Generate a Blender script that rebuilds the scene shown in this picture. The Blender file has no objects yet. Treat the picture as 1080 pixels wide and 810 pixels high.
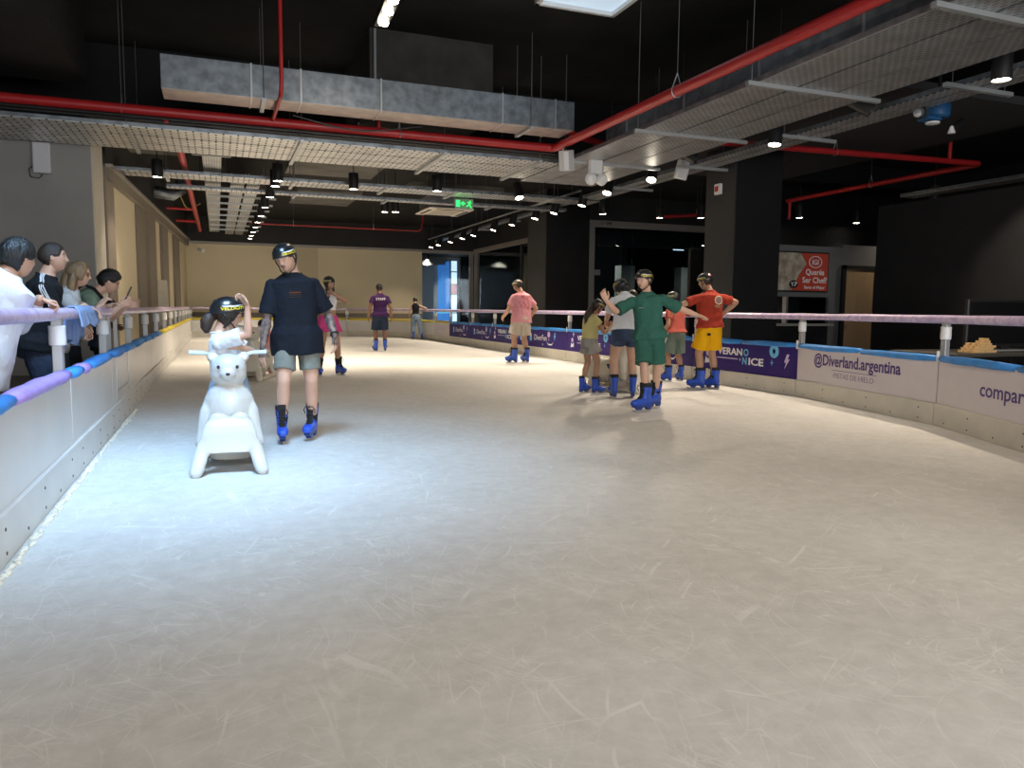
import bpy, bmesh, math, random
import numpy as np
from mathutils import Vector, Matrix, Quaternion
random.seed(7); np.random.seed(7)
SC = bpy.context.scene
COL = SC.collection

# ------------------------------------------------------------------ camera, light, exposure
cam_d = bpy.data.cameras.new('camera'); cam = bpy.data.objects.new('camera', cam_d); COL.objects.link(cam)
cam_d.sensor_width = 36.0; cam_d.lens = 800.0/1080.0*36.0; cam_d.clip_start = 0.05; cam_d.clip_end = 200
R3 = Matrix(((0.93262933, 0.02644674, -0.35986539), (-0.36071138, 0.09452726, -0.92787494), (0.00947782, 0.99517092, 0.09769854)))
cam.matrix_world = Matrix.Translation((0, 0, 1.17)) @ R3.to_4x4()
SC.camera = cam
SC.view_settings.view_transform = 'Standard'; SC.view_settings.look = 'None'
SC.view_settings.gamma = 1.0; SC.view_settings.use_curve_mapping = False
SC.view_settings.exposure = 0.95

world = bpy.data.worlds.new('world'); SC.world = world; world.use_nodes = True
wb = world.node_tree.nodes['Background']; wb.inputs[0].default_value = (0.62, 0.74, 0.92, 1); wb.inputs[1].default_value = 0.25

def area_light(name, loc, target, sx, sy, power, color, spread=180):
    d = bpy.data.lights.new(name, 'AREA'); d.shape = 'RECTANGLE'; d.size = sx; d.size_y = sy
    d.energy = power; d.color = color; d.spread = math.radians(spread)
    o = bpy.data.objects.new(name, d); COL.objects.link(o); o.location = loc
    o.rotation_euler = (Vector(target)-Vector(loc)).to_track_quat('-Z', 'Y').to_euler()
    return o
# added fill: unseen daylight from behind, bluish pool over the near left ice
area_light('added_rear_fill', (3.0, -5.6, 2.3), (3.0, 6.0, 1.6), 11.0, 3.6, 480, (1.0, 0.985, 0.95))
area_light('added_bluish_fill', (-0.3, 4.4, 5.5), (-0.3, 6.2, 0.0), 1.8, 2.4, 66, (0.42, 0.68, 1.0), 62)

# ------------------------------------------------------------------ materials
MATS = {}
def nodes_of(m): return m.node_tree.nodes, m.node_tree.links
def mat(name, col, rough=0.5, metal=0.0, var=0.0, scale=8.0, bump=0.0, bscale=60.0, spec=0.5, emit=None, estr=0.0, coat=0.0, sss=0.0, stretch=(1, 1, 1), col2=None):
    if name in MATS: return MATS[name]
    m = bpy.data.materials.new(name); m.use_nodes = True
    N, L = nodes_of(m); b = N['Principled BSDF']
    c = (*col, 1.0)
    b.inputs['Base Color'].default_value = c; b.inputs['Roughness'].default_value = rough
    b.inputs['Metallic'].default_value = metal; b.inputs['Specular IOR Level'].default_value = spec
    b.inputs['Coat Weight'].default_value = coat
    if sss: 
        b.inputs['Subsurface Weight'].default_value = sss; b.inputs['Subsurface Radius'].default_value = (0.02, 0.008, 0.004); b.inputs['Subsurface Scale'].default_value = 0.5
    if emit: b.inputs['Emission Color'].default_value = (*emit, 1); b.inputs['Emission Strength'].default_value = estr
    tc = N.new('ShaderNodeTexCoord'); mp = N.new('ShaderNodeMapping'); mp.inputs['Scale'].default_value = stretch
    L.new(tc.outputs['Object'], mp.inputs['Vector'])
    if var > 0 or col2:
        n = N.new('ShaderNodeTexNoise'); n.inputs['Scale'].default_value = scale; n.inputs['Detail'].default_value = 5
        L.new(mp.outputs['Vector'], n.inputs['Vector'])
        r = N.new('ShaderNodeValToRGB'); r.color_ramp.elements[0].position = 0.32; r.color_ramp.elements[1].position = 0.68
        c2 = col2 if col2 else tuple(min(1, x*(1+var)) for x in col)
        c1 = tuple(x*(1-var) for x in col) if not col2 else col
        r.color_ramp.elements[0].color = (*c1, 1); r.color_ramp.elements[1].color = (*c2, 1)
        L.new(n.outputs['Fac'], r.inputs['Fac']); L.new(r.outputs['Color'], b.inputs['Base Color'])
    if bump > 0:
        n2 = N.new('ShaderNodeTexNoise'); n2.inputs['Scale'].default_value = bscale; n2.inputs['Detail'].default_value = 4
        L.new(mp.outputs['Vector'], n2.inputs['Vector'])
        bp = N.new('ShaderNodeBump'); bp.inputs['Strength'].default_value = bump; bp.inputs['Distance'].default_value = 0.02
        L.new(n2.outputs['Fac'], bp.inputs['Height']); L.new(bp.outputs['Normal'], b.inputs['Normal'])
    MATS[name] = m
    return m

def mth(N, L, op, a, b=None, c=None):
    n = N.new('ShaderNodeMath'); n.operation = op
    for i, v in enumerate((a, b, c)):
        if v is None: continue
        if isinstance(v, (int, float)): n.inputs[i].default_value = v
        else: L.new(v, n.inputs[i])
    return n.outputs[0]

def perforated(name, along, pu, pv, col=(0.52, 0.53, 0.54)):
    """galvanised sheet punched with rows of slots; along = 0 (X) or 1 (Y) is the slot direction"""
    m = mat(name, col, 0.42, 0.75, 0.16, 3.0)
    N, L = nodes_of(m); b = N['Principled BSDF']
    base = b.inputs['Base Color'].links[0].from_socket
    g = N.new('ShaderNodeNewGeometry'); sp = N.new('ShaderNodeSeparateXYZ'); L.new(g.outputs['Position'], sp.inputs[0])
    u = sp.outputs[along]; v = sp.outputs[1-along]
    vr = mth(N, L, 'DIVIDE', v, pv); row = mth(N, L, 'FLOOR', vr)
    off = mth(N, L, 'MULTIPLY', mth(N, L, 'MODULO', row, 2.0), 0.5)
    fu = mth(N, L, 'FRACT', mth(N, L, 'ADD', mth(N, L, 'DIVIDE', u, pu), off))
    fv = mth(N, L, 'FRACT', vr)
    a1 = mth(N, L, 'LESS_THAN', mth(N, L, 'ABSOLUTE', mth(N, L, 'SUBTRACT', fu, 0.5)), 0.30)
    a2 = mth(N, L, 'LESS_THAN', mth(N, L, 'ABSOLUTE', mth(N, L, 'SUBTRACT', fv, 0.5)), 0.13)
    mk = mth(N, L, 'MULTIPLY', a1, a2)
    mx = N.new('ShaderNodeMix'); mx.data_type = 'RGBA'
    L.new(mk, mx.inputs[0]); L.new(base, mx.inputs[6]); mx.inputs[7].default_value = (0.03, 0.03, 0.03, 1)
    L.new(mx.outputs[2], b.inputs['Base Color'])
    L.new(mth(N, L, 'MULTIPLY', mth(N, L, 'SUBTRACT', 1.0, mk), 0.75), b.inputs['Metallic'])
    return m

# ice: grey white sheet, scored by blades
def ice_material():
    m = mat('ice', (0.60, 0.595, 0.575), 0.5, spec=0.25)
    N, L = nodes_of(m); b = N['Principled BSDF']
    tc = N.new('ShaderNodeTexCoord')
    def scratches(rot, sc, stretch, w, warp):
        mp = N.new('ShaderNodeMapping'); mp.inputs['Rotation'].default_value = (0, 0, rot); L.new(tc.outputs['Object'], mp.inputs['Vector'])
        nz = N.new('ShaderNodeTexNoise'); nz.inputs['Scale'].default_value = 0.8; nz.inputs['Detail'].default_value = 2; L.new(mp.outputs['Vector'], nz.inputs['Vector'])
        mixv = N.new('ShaderNodeVectorMath'); mixv.operation = 'MULTIPLY_ADD'
        L.new(nz.outputs['Color'], mixv.inputs[0]); mixv.inputs[1].default_value = (warp, warp, 0); L.new(mp.outputs['Vector'], mixv.inputs[2])
        mp2 = N.new('ShaderNodeMapping'); mp2.inputs['Scale'].default_value = (sc, sc*stretch, 1); L.new(mixv.outputs[0], mp2.inputs['Vector'])
        vo = N.new('ShaderNodeTexVoronoi'); vo.feature = 'DISTANCE_TO_EDGE'; vo.inputs['Scale'].default_value = 1.0; L.new(mp2.outputs['Vector'], vo.inputs['Vector'])
        line = mth(N, L, 'LESS_THAN', vo.outputs['Distance'], w)
        # keep only some of the lines
        gn = N.new('ShaderNodeTexNoise'); gn.inputs['Scale'].default_value = 2.6; gn.inputs['Detail'].default_value = 3; L.new(mp.outputs['Vector'], gn.inputs['Vector'])
        keep = N.new('ShaderNodeMapRange'); keep.inputs[1].default_value = 0.48; keep.inputs[2].default_value = 0.66; L.new(gn.outputs['Fac'], keep.inputs[0])
        return mth(N, L, 'MULTIPLY', line, keep.outputs[0])
    s = None
    for a in ((0.35, 4.2, 0.16, 0.007, 0.6), (1.35, 5.0, 0.14, 0.006, 0.7), (2.3, 5.4, 0.16, 0.006, 0.8), (0.9, 8.0, 0.2, 0.009, 0.5), (2.8, 10.0, 0.25, 0.012, 0.6), (1.9, 14.0, 0.2, 0.014, 0.5), (0.2, 18.0, 0.15, 0.014, 0.6), (2.5, 21.0, 0.15, 0.016, 0.6)):
        x = scratches(*a); s = x if s is None else mth(N, L, 'MAXIMUM', s, x)
    fine = N.new('ShaderNodeTexNoise'); fine.inputs['Scale'].default_value = 9; fine.inputs['Detail'].default_value = 8; fine.inputs['Roughness'].default_value = 0.7; L.new(tc.outputs['Object'], fine.inputs['Vector'])
    big = N.new('ShaderNodeTexNoise'); big.inputs['Scale'].default_value = 0.55; big.inputs['Detail'].default_value = 3; L.new(tc.outputs['Object'], big.inputs['Vector'])
    t = mth(N, L, 'ADD', mth(N, L, 'MULTIPLY', fine.outputs['Fac'], 0.55), mth(N, L, 'MULTIPLY', big.outputs['Fac'], 0.45))
    r = N.new('ShaderNodeValToRGB'); r.color_ramp.elements[0].position = 0.36; r.color_ramp.elements[1].position = 0.64
    r.color_ramp.elements[0].color = (0.47, 0.465, 0.44, 1); r.color_ramp.elements[1].color = (0.63, 0.625, 0.60, 1)
    L.new(t, r.inputs['Fac'])
    mx = N.new('ShaderNodeMix'); mx.data_type = 'RGBA'; L.new(mth(N, L, 'MULTIPLY', s, 0.36), mx.inputs[0]); L.new(r.outputs['Color'], mx.inputs[6]); mx.inputs[7].default_value = (0.82, 0.82, 0.80, 1)
    L.new(mx.outputs[2], b.inputs['Base Color'])
    rr = N.new('ShaderNodeMapRange'); rr.inputs[3].default_value = 0.42; rr.inputs[4].default_value = 0.68; L.new(fine.outputs['Fac'], rr.inputs[0]); L.new(rr.outputs[0], b.inputs['Roughness'])
    bp = N.new('ShaderNodeBump'); bp.inputs['Strength'].default_value = 0.25; bp.inputs['Distance'].default_value = 0.004
    L.new(mth(N, L, 'ADD', fine.outputs['Fac'], s), bp.inputs['Height']); L.new(bp.outputs['Normal'], b.inputs['Normal'])
    return m

def glass_material():
    m = bpy.data.materials.new('shop_glass'); m.use_nodes = True
    N, L = nodes_of(m); N.remove(N['Principled BSDF'])
    tr = N.new('ShaderNodeBsdfTransparent'); tr.inputs[0].default_value = (0.72, 0.80, 0.84, 1)
    gl = N.new('ShaderNodeBsdfGlossy'); gl.inputs['Roughness'].default_value = 0.02; gl.inputs['Color'].default_value = (0.9, 0.95, 1, 1)
    fr = N.new('ShaderNodeFresnel'); fr.inputs[0].default_value = 1.5
    mx = N.new('ShaderNodeMixShader'); L.new(mth(N, L, 'ADD', fr.outputs[0], 0.03), mx.inputs[0]); L.new(tr.outputs[0], mx.inputs[1]); L.new(gl.outputs[0], mx.inputs[2])
    L.new(mx.outputs[0], N['Material Output'].inputs[0])
    MATS['shop_glass'] = m
    return m

M_ICE = ice_material(); M_GLASS = glass_material()
BLACK = mat('black_paint', (0.006, 0.006, 0.007), 0.75, var=0.3, scale=1.5, bump=0.15, bscale=14, spec=0.3)
DARKCEIL = mat('dark_ceiling_paint', (0.013, 0.0125, 0.012), 0.8, var=0.35, scale=1.2, bump=0.3, bscale=5, spec=0.25)
DARKGREY = mat('dark_grey_paint', (0.035, 0.035, 0.038), 0.7, var=0.12, scale=1.0)
CHARCOAL = mat('charcoal_paint', (0.022, 0.022, 0.023), 0.7, var=0.15, scale=1.0)
CONCRETE = mat('grey_plaster', (0.30, 0.295, 0.285), 0.85, var=0.08, scale=1.3, bump=0.08, bscale=30)
PIERLIGHT = mat('cream_corner_plaster', (0.56, 0.53, 0.46), 0.8, var=0.05)
CREAM = mat('cream_wall_paint', (0.68, 0.60, 0.42), 0.8, var=0.04, scale=0.6)
TAUPE = mat('taupe_pilaster_paint', (0.22, 0.19, 0.155), 0.8, var=0.06)
TRIMGREY = mat('grey_metal_trim', (0.33, 0.31, 0.28), 0.5, 0.2)
SLABGREY = mat('bare_concrete_patch', (0.13, 0.125, 0.115), 0.9, var=0.25, scale=1.6, bump=0.2, bscale=9)
GALV = mat('galvanised_steel', (0.22, 0.245, 0.27), 0.4, 0.8, var=0.3, scale=7, bump=0.05, bscale=30)
GALVPINK = mat('galvanised_steel_underside', (0.42, 0.37, 0.35), 0.45, 0.8, var=0.15, scale=4)
STEEL = mat('zinc_plated_steel', (0.55, 0.56, 0.57), 0.35, 0.9)
STRUT = mat('strut_steel', (0.46, 0.48, 0.49), 0.45, 0.6)
RED = mat('red_pipe_paint', (0.42, 0.018, 0.02), 0.38, var=0.08, scale=3, spec=0.5)
BLACKMETAL = mat('black_metal', (0.012, 0.012, 0.013), 0.45)
LAMPGLOW = mat('lamp_glow', (1, 0.95, 0.85), 0.5, emit=(1.0, 0.88, 0.70), estr=22.0)
WHITEPLASTIC = mat('white_plastic', (0.72, 0.72, 0.72), 0.45)
PERF_X = perforated('perforated_tray_cross', 1, 0.19, 0.11, (0.60, 0.60, 0.59))
PERF_Y = perforated('perforated_tray_long', 1, 0.10, 0.05)
BOARD = mat('white_barrier_board', (0.66, 0.65, 0.63), 0.33, var=0.05, scale=2.0, spec=0.4)
KICK = mat('ivory_kick_board', (0.60, 0.575, 0.50), 0.45, var=0.08, scale=3.0)
KICKW = mat('white_kick_board', (0.62, 0.61, 0.58), 0.4, var=0.06, scale=3.0)
PANELWHITE = mat('pale_lilac_print', (0.64, 0.59, 0.62), 0.4, var=0.02)
PURPLE = mat('deep_purple_print', (0.032, 0.015, 0.15), 0.55, var=0.12, scale=2.0, spec=0.2)
PADBLUE = mat('blue_foam_pad', (0.035, 0.25, 0.68), 0.55, var=0.12, scale=9, bump=0.25, bscale=18)
PADLILAC = mat('lilac_foam_pad', (0.36, 0.25, 0.62), 0.55, var=0.1, scale=9, bump=0.25, bscale=18)
PADYELLOW = mat('yellow_foam_pad', (0.62, 0.50, 0.03), 0.55, var=0.1, scale=9)
RAILWRAP = mat('lilac_tape_wrap', (0.45, 0.33, 0.60), 0.28, var=0.0, scale=14, bump=0.25, bscale=40, col2=(0.68, 0.58, 0.74), stretch=(1, 1, 1), spec=0.6)
SLEEVE = mat('white_tape_sleeve', (0.74, 0.74, 0.74), 0.35, bump=0.2, bscale=50)
POSTGREY = mat('grey_post', (0.42, 0.43, 0.44), 0.4, 0.5)
SCREW = mat('dark_screw', (0.10, 0.09, 0.08), 0.5, 0.5)
INKPURPLE = mat('purple_ink', (0.07, 0.035, 0.20), 0.5)
INKWHITE = mat('white_ink', (0.80, 0.80, 0.82), 0.5)
INKBLUE = mat('light_blue_ink', (0.15, 0.50, 0.85), 0.5)
INKLILAC = mat('lilac_ink', (0.62, 0.50, 0.75), 0.5)
CRUMB = mat('ice_shavings', (0.72, 0.69, 0.58), 0.7, bump=0.3, bscale=60)

# ------------------------------------------------------------------ mesh helpers
ORG = {}
class MB:
    def __init__(s): s.v = []; s.f = []; s.m = []
    def add(s, vs, fs, mi=0):
        n = len(s.v); s.v.extend([tuple(v) for v in vs]); s.f.extend([tuple(i+n for i in f) for f in fs]); s.m.extend([mi]*len(fs)); return s
    def box(s, c, d, rot=None, mi=0):
        hx, hy, hz = d[0]/2, d[1]/2, d[2]/2
        vs = [Vector((x, y, z)) for z in (-hz, hz) for y in (-hy, hy) for x in (-hx, hx)]
        if rot is not None: vs = [rot @ v for v in vs]
        c = Vector(c); vs = [v+c for v in vs]
        return s.add(vs, [(0, 2, 3, 1), (4, 5, 7, 6), (0, 1, 5, 4), (2, 6, 7, 3), (0, 4, 6, 2), (1, 3, 7, 5)], mi)
    def box2(s, a, b, mi=0):
        return s.box([(a[i]+b[i])/2 for i in range(3)], [abs(b[i]-a[i]) for i in range(3)], None, mi)
    def beam(s, p0, p1, w, h, up=(0, 0, 1), mi=0):
        p0 = Vector(p0); p1 = Vector(p1); d = (p1-p0); l = d.length; d.normalize(); up = Vector(up)
        if abs(d.dot(up)) > 0.98: up = Vector((1, 0, 0))
        x = d.cross(up).normalized(); z = x.cross(d)
        rot = Matrix((x, d, z)).transposed()
        return s.box((p0+p1)/2, (w, l, h), rot, mi)
    def tube(s, pts, r, n=10, mi=0, caps=True, closed=False):
        pts = [Vector(p) for p in pts]; k = len(pts)
        rs = r if isinstance(r, (list, tuple)) else [r]*k
        vs = []; ref = None
        for i, p in enumerate(pts):
            if closed: t = pts[(i+1) % k]-pts[i-1]
            else: t = pts[min(i+1, k-1)]-pts[max(i-1, 0)]
            t.normalize()
            if ref is None:
                ref = t.orthogonal().normalized()
            ref = (ref-t*ref.dot(t)); ref = ref.normalized() if ref.length > 1e-6 else t.orthogonal().normalized()
            b = t.cross(ref)
            for j in range(n):
                a = 2*math.pi*j/n; vs.append(p+(ref*math.cos(a)+b*math.sin(a))*rs[i])
        fs = []
        for i in range(k if closed else k-1):
            for j in range(n):
                a = i*n+j; b2 = i*n+(j+1) % n; i2 = (i+1) % k; fs.append((a, b2, i2*n+(j+1) % n, i2*n+j))
        if caps and not closed:
            fs.append(tuple(reversed(range(n)))); fs.append(tuple((k-1)*n+j for j in range(n)))
        return s.add(vs, fs, mi)
    def lathe(s, prof, c=(0, 0, 0), n=20, mi=0, axis=None):
        """prof: list of (r, z)"""
        vs = []; q = Vector((0, 0, 1)).rotation_difference(Vector(axis)) if axis is not None else Quaternion()
        for (r, z) in prof:
            for j in range(n):
                a = 2*math.pi*j/n; vs.append(q @ Vector((r*math.cos(a), r*math.sin(a), z))+Vector(c))
        fs = []
        for i in range(len(prof)-1):
            for j in range(n): fs.append((i*n+j, i*n+(j+1) % n, (i+1)*n+(j+1) % n, (i+1)*n+j))
        fs.append(tuple(reversed(range(n)))); fs.append(tuple((len(prof)-1)*n+j for j in range(n)))
        return s.add(vs, fs, mi)
    def prism(s, poly, ext, mi=0):
        """poly: 3D points of one face, ext: extrusion vector"""
        poly = [Vector(p) for p in poly]; e = Vector(ext); n = len(poly)
        vs = poly+[p+e for p in poly]
        fs = [tuple(reversed(range(n))), tuple(range(n, 2*n))]+[(i, (i+1) % n, n+(i+1) % n, n+i) for i in range(n)]
        return s.add(vs, fs, mi)
    def ell(s, c, r, n=16, k=10, rot=None, mi=0):
        vs = []; c = Vector(c)
        for i in range(1, k):
            th = math.pi*i/k
            for j in range(n):
                a = 2*math.pi*j/n; v = Vector((r[0]*math.sin(th)*math.cos(a), r[1]*math.sin(th)*math.sin(a), r[2]*math.cos(th)))
                vs.append((rot @ v if rot is not None else v)+c)
        t = Vector((0, 0, r[2])); b = -t
        vs += [(rot @ t if rot is not None else t)+c, (rot @ b if rot is not None else b)+c]
        T = len(vs)-2; B = T+1; fs = []
        for i in range(k-2):
            for j in range(n): fs.append((i*n+j, (i+1)*n+j, (i+1)*n+(j+1) % n, i*n+(j+1) % n))
        for j in range(n): fs.append((T, j, (j+1) % n)); fs.append((B, (k-2)*n+(j+1) % n, (k-2)*n+j))
        return s.add(vs, fs, mi)
    def mesh(s, name, mats, off=Vector((0, 0, 0)), smooth=False, bev=0.0, fix=True):
        me = bpy.data.meshes.new(name)
        me.from_pydata([(v[0]-off[0], v[1]-off[1], v[2]-off[2]) for v in s.v], [], s.f)
        for m in (mats if isinstance(mats, (list, tuple)) else [mats]): me.materials.append(m)
        if any(s.m): me.polygons.foreach_set('material_index', s.m)
        if fix or bev:
            bm = bmesh.new(); bm.from_mesh(me)
            bmesh.ops.recalc_face_normals(bm, faces=bm.faces)
            if bev: bmesh.ops.bevel(bm, geom=[e for e in bm.edges if len(e.link_faces) == 2 and e.calc_face_angle() > 0.5], offset=bev, segments=1, affect='EDGES', clamp_overlap=True)
            bm.to_mesh(me); bm.free()
        if smooth:
            me.polygons.foreach_set('use_smooth', [True]*len(me.polygons))
            if smooth != 'all': me.set_sharp_from_angle(angle=math.radians(40))
        me.update()
        return me
    def build(s, name, mats, parent=None, smooth=False, bev=0.0, local=False):
        off = Vector((0, 0, 0)) if (local or parent is None) else ORG.get(parent.name, Vector((0, 0, 0)))
        return link(name, s.mesh(name, mats, off, smooth, bev), parent)

def link(name, me, parent=None):
    o = bpy.data.objects.new(name, me); COL.objects.link(o)
    if parent is not None:
        o.parent = parent; ORG[o.name] = ORG.get(parent.name, Vector((0, 0, 0)))
    return o
def tag(o, label=None, cat=None, group=None, kind=None):
    if label: o['label'] = label
    if cat: o['category'] = cat
    if group: o['group'] = group
    if kind: o['kind'] = kind
    return o
def thing(name, label, cat, loc=(0, 0, 0), rotz=0.0, group=None, kind=None):
    o = bpy.data.objects.new(name, None); COL.objects.link(o); o.location = loc; o.rotation_euler = (0, 0, rotz); o.empty_display_size = 0.1
    ORG[o.name] = Vector(loc) if rotz == 0.0 else Vector((0, 0, 0))
    return tag(o, label, cat, group, kind)
def struct(o, label=None, cat=None):
    o['kind'] = 'structure'
    return tag(o, label, cat)
def solo(name, mb, mats, label, cat, group=None, smooth=False, bev=0.0, kind=None):
    """a thing that is one mesh, origin at the base centre"""
    a = np.array(s_v(mb)); c = Vector(((a[:, 0].min()+a[:, 0].max())/2, (a[:, 1].min()+a[:, 1].max())/2, a[:, 2].min()))
    o = bpy.data.objects.new(name, mb.mesh(name, mats, c, smooth, bev)); COL.objects.link(o); o.location = c
    ORG[o.name] = c
    return tag(o, label, cat, group, kind)
def s_v(mb): return [tuple(v) for v in mb.v]
def copy_tree(o, parent=None):
    c = o.copy(); COL.objects.link(c); c.parent = parent; ORG[c.name] = ORG.get(o.name, Vector((0, 0, 0)))
    for ch in list(o.children): copy_tree(ch, c)
    return c

def text_mesh(name, txt, size, material, bold=0.0, width=None, align='CENTER', shear=0.0, ext=0.0008):
    cu = bpy.data.curves.new('tmp_text', 'FONT'); cu.body = txt; cu.size = size; cu.extrude = ext; cu.offset = bold*size; cu.align_x = align; cu.align_y = 'CENTER'; cu.shear = shear
    cu.resolution_u = 3
    ob = bpy.data.objects.new('tmp_text', cu); COL.objects.link(ob)
    dg = bpy.context.evaluated_depsgraph_get(); dg.update()
    me = bpy.data.meshes.new_from_object(ob.evaluated_get(dg)); me.name = name
    bpy.data.objects.remove(ob); bpy.data.curves.remove(cu)
    me.materials.clear(); me.materials.append(material)
    if width and len(me.vertices):
        xs = [v.co.x for v in me.vertices]; w = max(xs)-min(xs); k = width/w
        for v in me.vertices: v.co.x *= k
    return me
def put_text(name, parent, txt, size, material, pos, xdir, up=(0, 0, 1), **kw):
    """pos is in world space; the text lies in the plane of xdir and up, facing xdir x up"""
    me = text_mesh(name, txt, size, material, **kw)
    x = Vector(xdir).normalized(); u = Vector(up); n = x.cross(u).normalized(); u = n.cross(x)
    M = Matrix((x, u, n)).transposed().to_4x4(); M.translation = Vector(pos)-ORG.get(parent.name, Vector((0, 0, 0)))
    me.transform(M)
    return link(name, me, parent)
# ------------------------------------------------------------------ the setting
def sbox(name, a, b, m, label=None, cat=None, bev=0.0):
    mb = MB().box2(a, b); c = Vector([(a[i]+b[i])/2 for i in range(3)]); c.z = min(a[2], b[2])
    o = bpy.data.objects.new(name, mb.mesh(name, m, c, False, bev)); COL.objects.link(o); o.location = c; ORG[o.name] = c
    return struct(o, label, cat)
def part(name, a, b, m, parent, bev=0.0):
    return MB().box2(a, b).build(name, m, parent, bev=bev)

FLOORM = mat('dark_tiled_floor', (0.10, 0.095, 0.09), 0.5, var=0.1, scale=1.0)
sbox('floor', (-6.2, -6.2, -0.12), (19, 40, -0.03), FLOORM, 'dark floor of the hall around the ice rink', 'floor')
# right-hand line of the rink: near curve, straight side, rounded far corner
RP = [(4.1, 1.2), (5.9, 3.35), (7.03, 5.79), (7.55, 8.45), (7.55, 10.95), (7.55, 13.45), (7.55, 15.98), (7.55, 19.0), (7.55, 21.1), (7.55, 23.2), (7.55, 25.6)]
CORNER = [(7.52, 27.5), (7.2, 29.4), (6.4, 31.0), (5.0, 31.9)]
BACK = [(2.55, 32.0), (0.2, 32.0), (-0.93, 31.6)]
LX = -0.93
loop = [(LX, -3.0), (2.5, -2.6)]+RP+CORNER+BACK
iceo = MB().prism([(x, y, -0.03) for x, y in loop], (0, 0, 0.03)).build('ice_rink_surface', M_ICE)
struct(iceo, 'pale grey ice sheet scored by skate blades', 'ice')
# shavings along the foot of the near left boards
mb = MB(); rnd = random.Random(3)
for i in range(520):
    y = 3.0+6.5*rnd.random()**1.3; r = rnd.uniform(0.004, 0.016)
    mb.ell((LX+0.035+abs(rnd.gauss(0, 0.012)), y, r*0.35), (r, r*rnd.uniform(0.8, 1.6), r*0.8), 6, 4)
solo('ice_shavings', mb, CRUMB, 'line of crumbly ice shavings at the foot of the left boards', 'ice shavings', kind='stuff', smooth='all')

# ceiling: high slab over the near half, lower slab over the far half
sbox('ceiling', (-6.2, -6.2, 5.7), (19, 15.6, 5.9), DARKCEIL, 'high black painted concrete ceiling over the near half', 'ceiling')
sbox('ceiling_far', (-6.2, 15.6, 4.75), (19, 40, 5.9), DARKCEIL, 'lower black ceiling over the far half of the rink', 'ceiling')
sbox('trim_1', (-6.2, 15.35, 4.45), (19, 15.6, 5.7), BLACK, 'black downstand beam crossing the ceiling', 'beam')
sbox('trim_2', (-6.2, 4.0, 4.5), (-1.75, 13.4, 5.7), DARKCEIL, 'dark grey dropped ceiling bulkhead at upper left', 'bulkhead')
sbox('trim_3', (2.42, 12.78, 4.45), (4.55, 15.35, 5.7), mat('dark_brown_plaster', (0.035, 0.032, 0.03), 0.8, var=0.3, scale=3, bump=0.35, bscale=6), 'rough dark plaster pier above the long duct', 'wall')
sbox('trim_4', (9.1, 4.0, 4.95), (19, 15.35, 5.7), BLACK, 'black ceiling bulkhead over the right side', 'bulkhead')
for i, (a, b) in enumerate([((-1.9, 17.2, 4.6), (-0.6, 19.4, 4.75)), ((1.7, 18.6, 4.58), (3.9, 20.6, 4.75)), ((2.3, 23.5, 4.6), (4.2, 26.5, 4.75)), ((8.9, 8.2, 4.3), (12.6, 15.2, 4.42)), ((5.2, 21.4, 4.62), (8.0, 22.8, 4.75))]):
    sbox('trim_%d' % (5+i), a, b, SLABGREY if i != 3 else DARKGREY, ['bare grey concrete slab patch behind the left tray run', 'bare grey concrete slab patch above the hanging spotlights', 'bare grey concrete slab patch near the far wall', 'dark grey hanging ceiling panel above the right cable tray', 'bare concrete slab patch beside the air conditioner'][i], 'ceiling panel')
# light well in the near ceiling: pale blue sunlit lining
RL = thing('window_1', 'pale blue daylit roof opening at the top edge', 'roof light', (5.1, 9.9, 5.6), kind='structure')
SKYPANE = mat('sky_pane', (0.6, 0.75, 0.9), 0.4, emit=(0.62, 0.78, 0.95), estr=0.30)
part('window_pane', (4.5, 9.0, 5.66), (5.68, 10.62, 5.69), SKYPANE, RL)
for a, b in (((4.44, 8.94, 5.6), (4.5, 10.68, 5.7)), ((5.68, 8.94, 5.6), (5.74, 10.68, 5.7)), ((4.44, 10.62, 5.6), (5.74, 10.68, 5.7)), ((4.44, 8.94, 5.6), (5.74, 9.0, 5.7))):
    part('window_frame', a, b, WHITEPLASTIC, RL)

# left pier and long left wall with pilasters
pier = thing('wall_left', 'broad grey plaster pier behind the spectators', 'wall', (-3.9, 15.6, 0), kind='structure')
part('pier_face', (-6.2, 15.0, -0.03), (-1.95, 16.33, 4.3), CONCRETE, pier)
part('corner_face', (-1.95, 15.03, -0.03), (-1.93, 16.33, 4.3), PIERLIGHT, pier)
sbox('wall_near_left', (-6.3, -6.2, -0.03), (-6.15, 15.0, 5.7), CONCRETE, 'grey side wall beyond the spectators', 'wall')
A2 = Vector((-1.95, 16.33, 0)); B2 = Vector((-1.1, 33.0, 0)); dirL = (B2-A2).normalized(); nrmL = Vector((dirL.y, -dirL.x, 0))
lw = thing('wall_far_left', 'long cream wall with taupe pilasters beyond the left boards', 'wall', tuple((A2+B2)/2), kind='structure')
MB().beam(A2-nrmL*0.1+Vector((0, 0, 1.85)), B2-nrmL*0.1+Vector((0, 0, 1.85)), 0.2, 3.76).build('wall_panel', CREAM, lw)
MB().beam(A2-nrmL*0.04+Vector((0, 0, 4.25)), B2-nrmL*0.04+Vector((0, 0, 4.25)), 0.22, 0.98).build('upper_wall', CHARCOAL, lw)
MB().beam(A2+nrmL*0.02+Vector((0, 0, 3.66)), B2+nrmL*0.02+Vector((0, 0, 3.66)), 0.2, 0.2).build('header', TAUPE, lw)
MB().beam(A2+nrmL*0.05+Vector((0, 0, 3.79)), B2+nrmL*0.05+Vector((0, 0, 3.79)), 0.26, 0.06).build('header_cap', TRIMGREY, lw)
LW = (B2-A2).length
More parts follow.
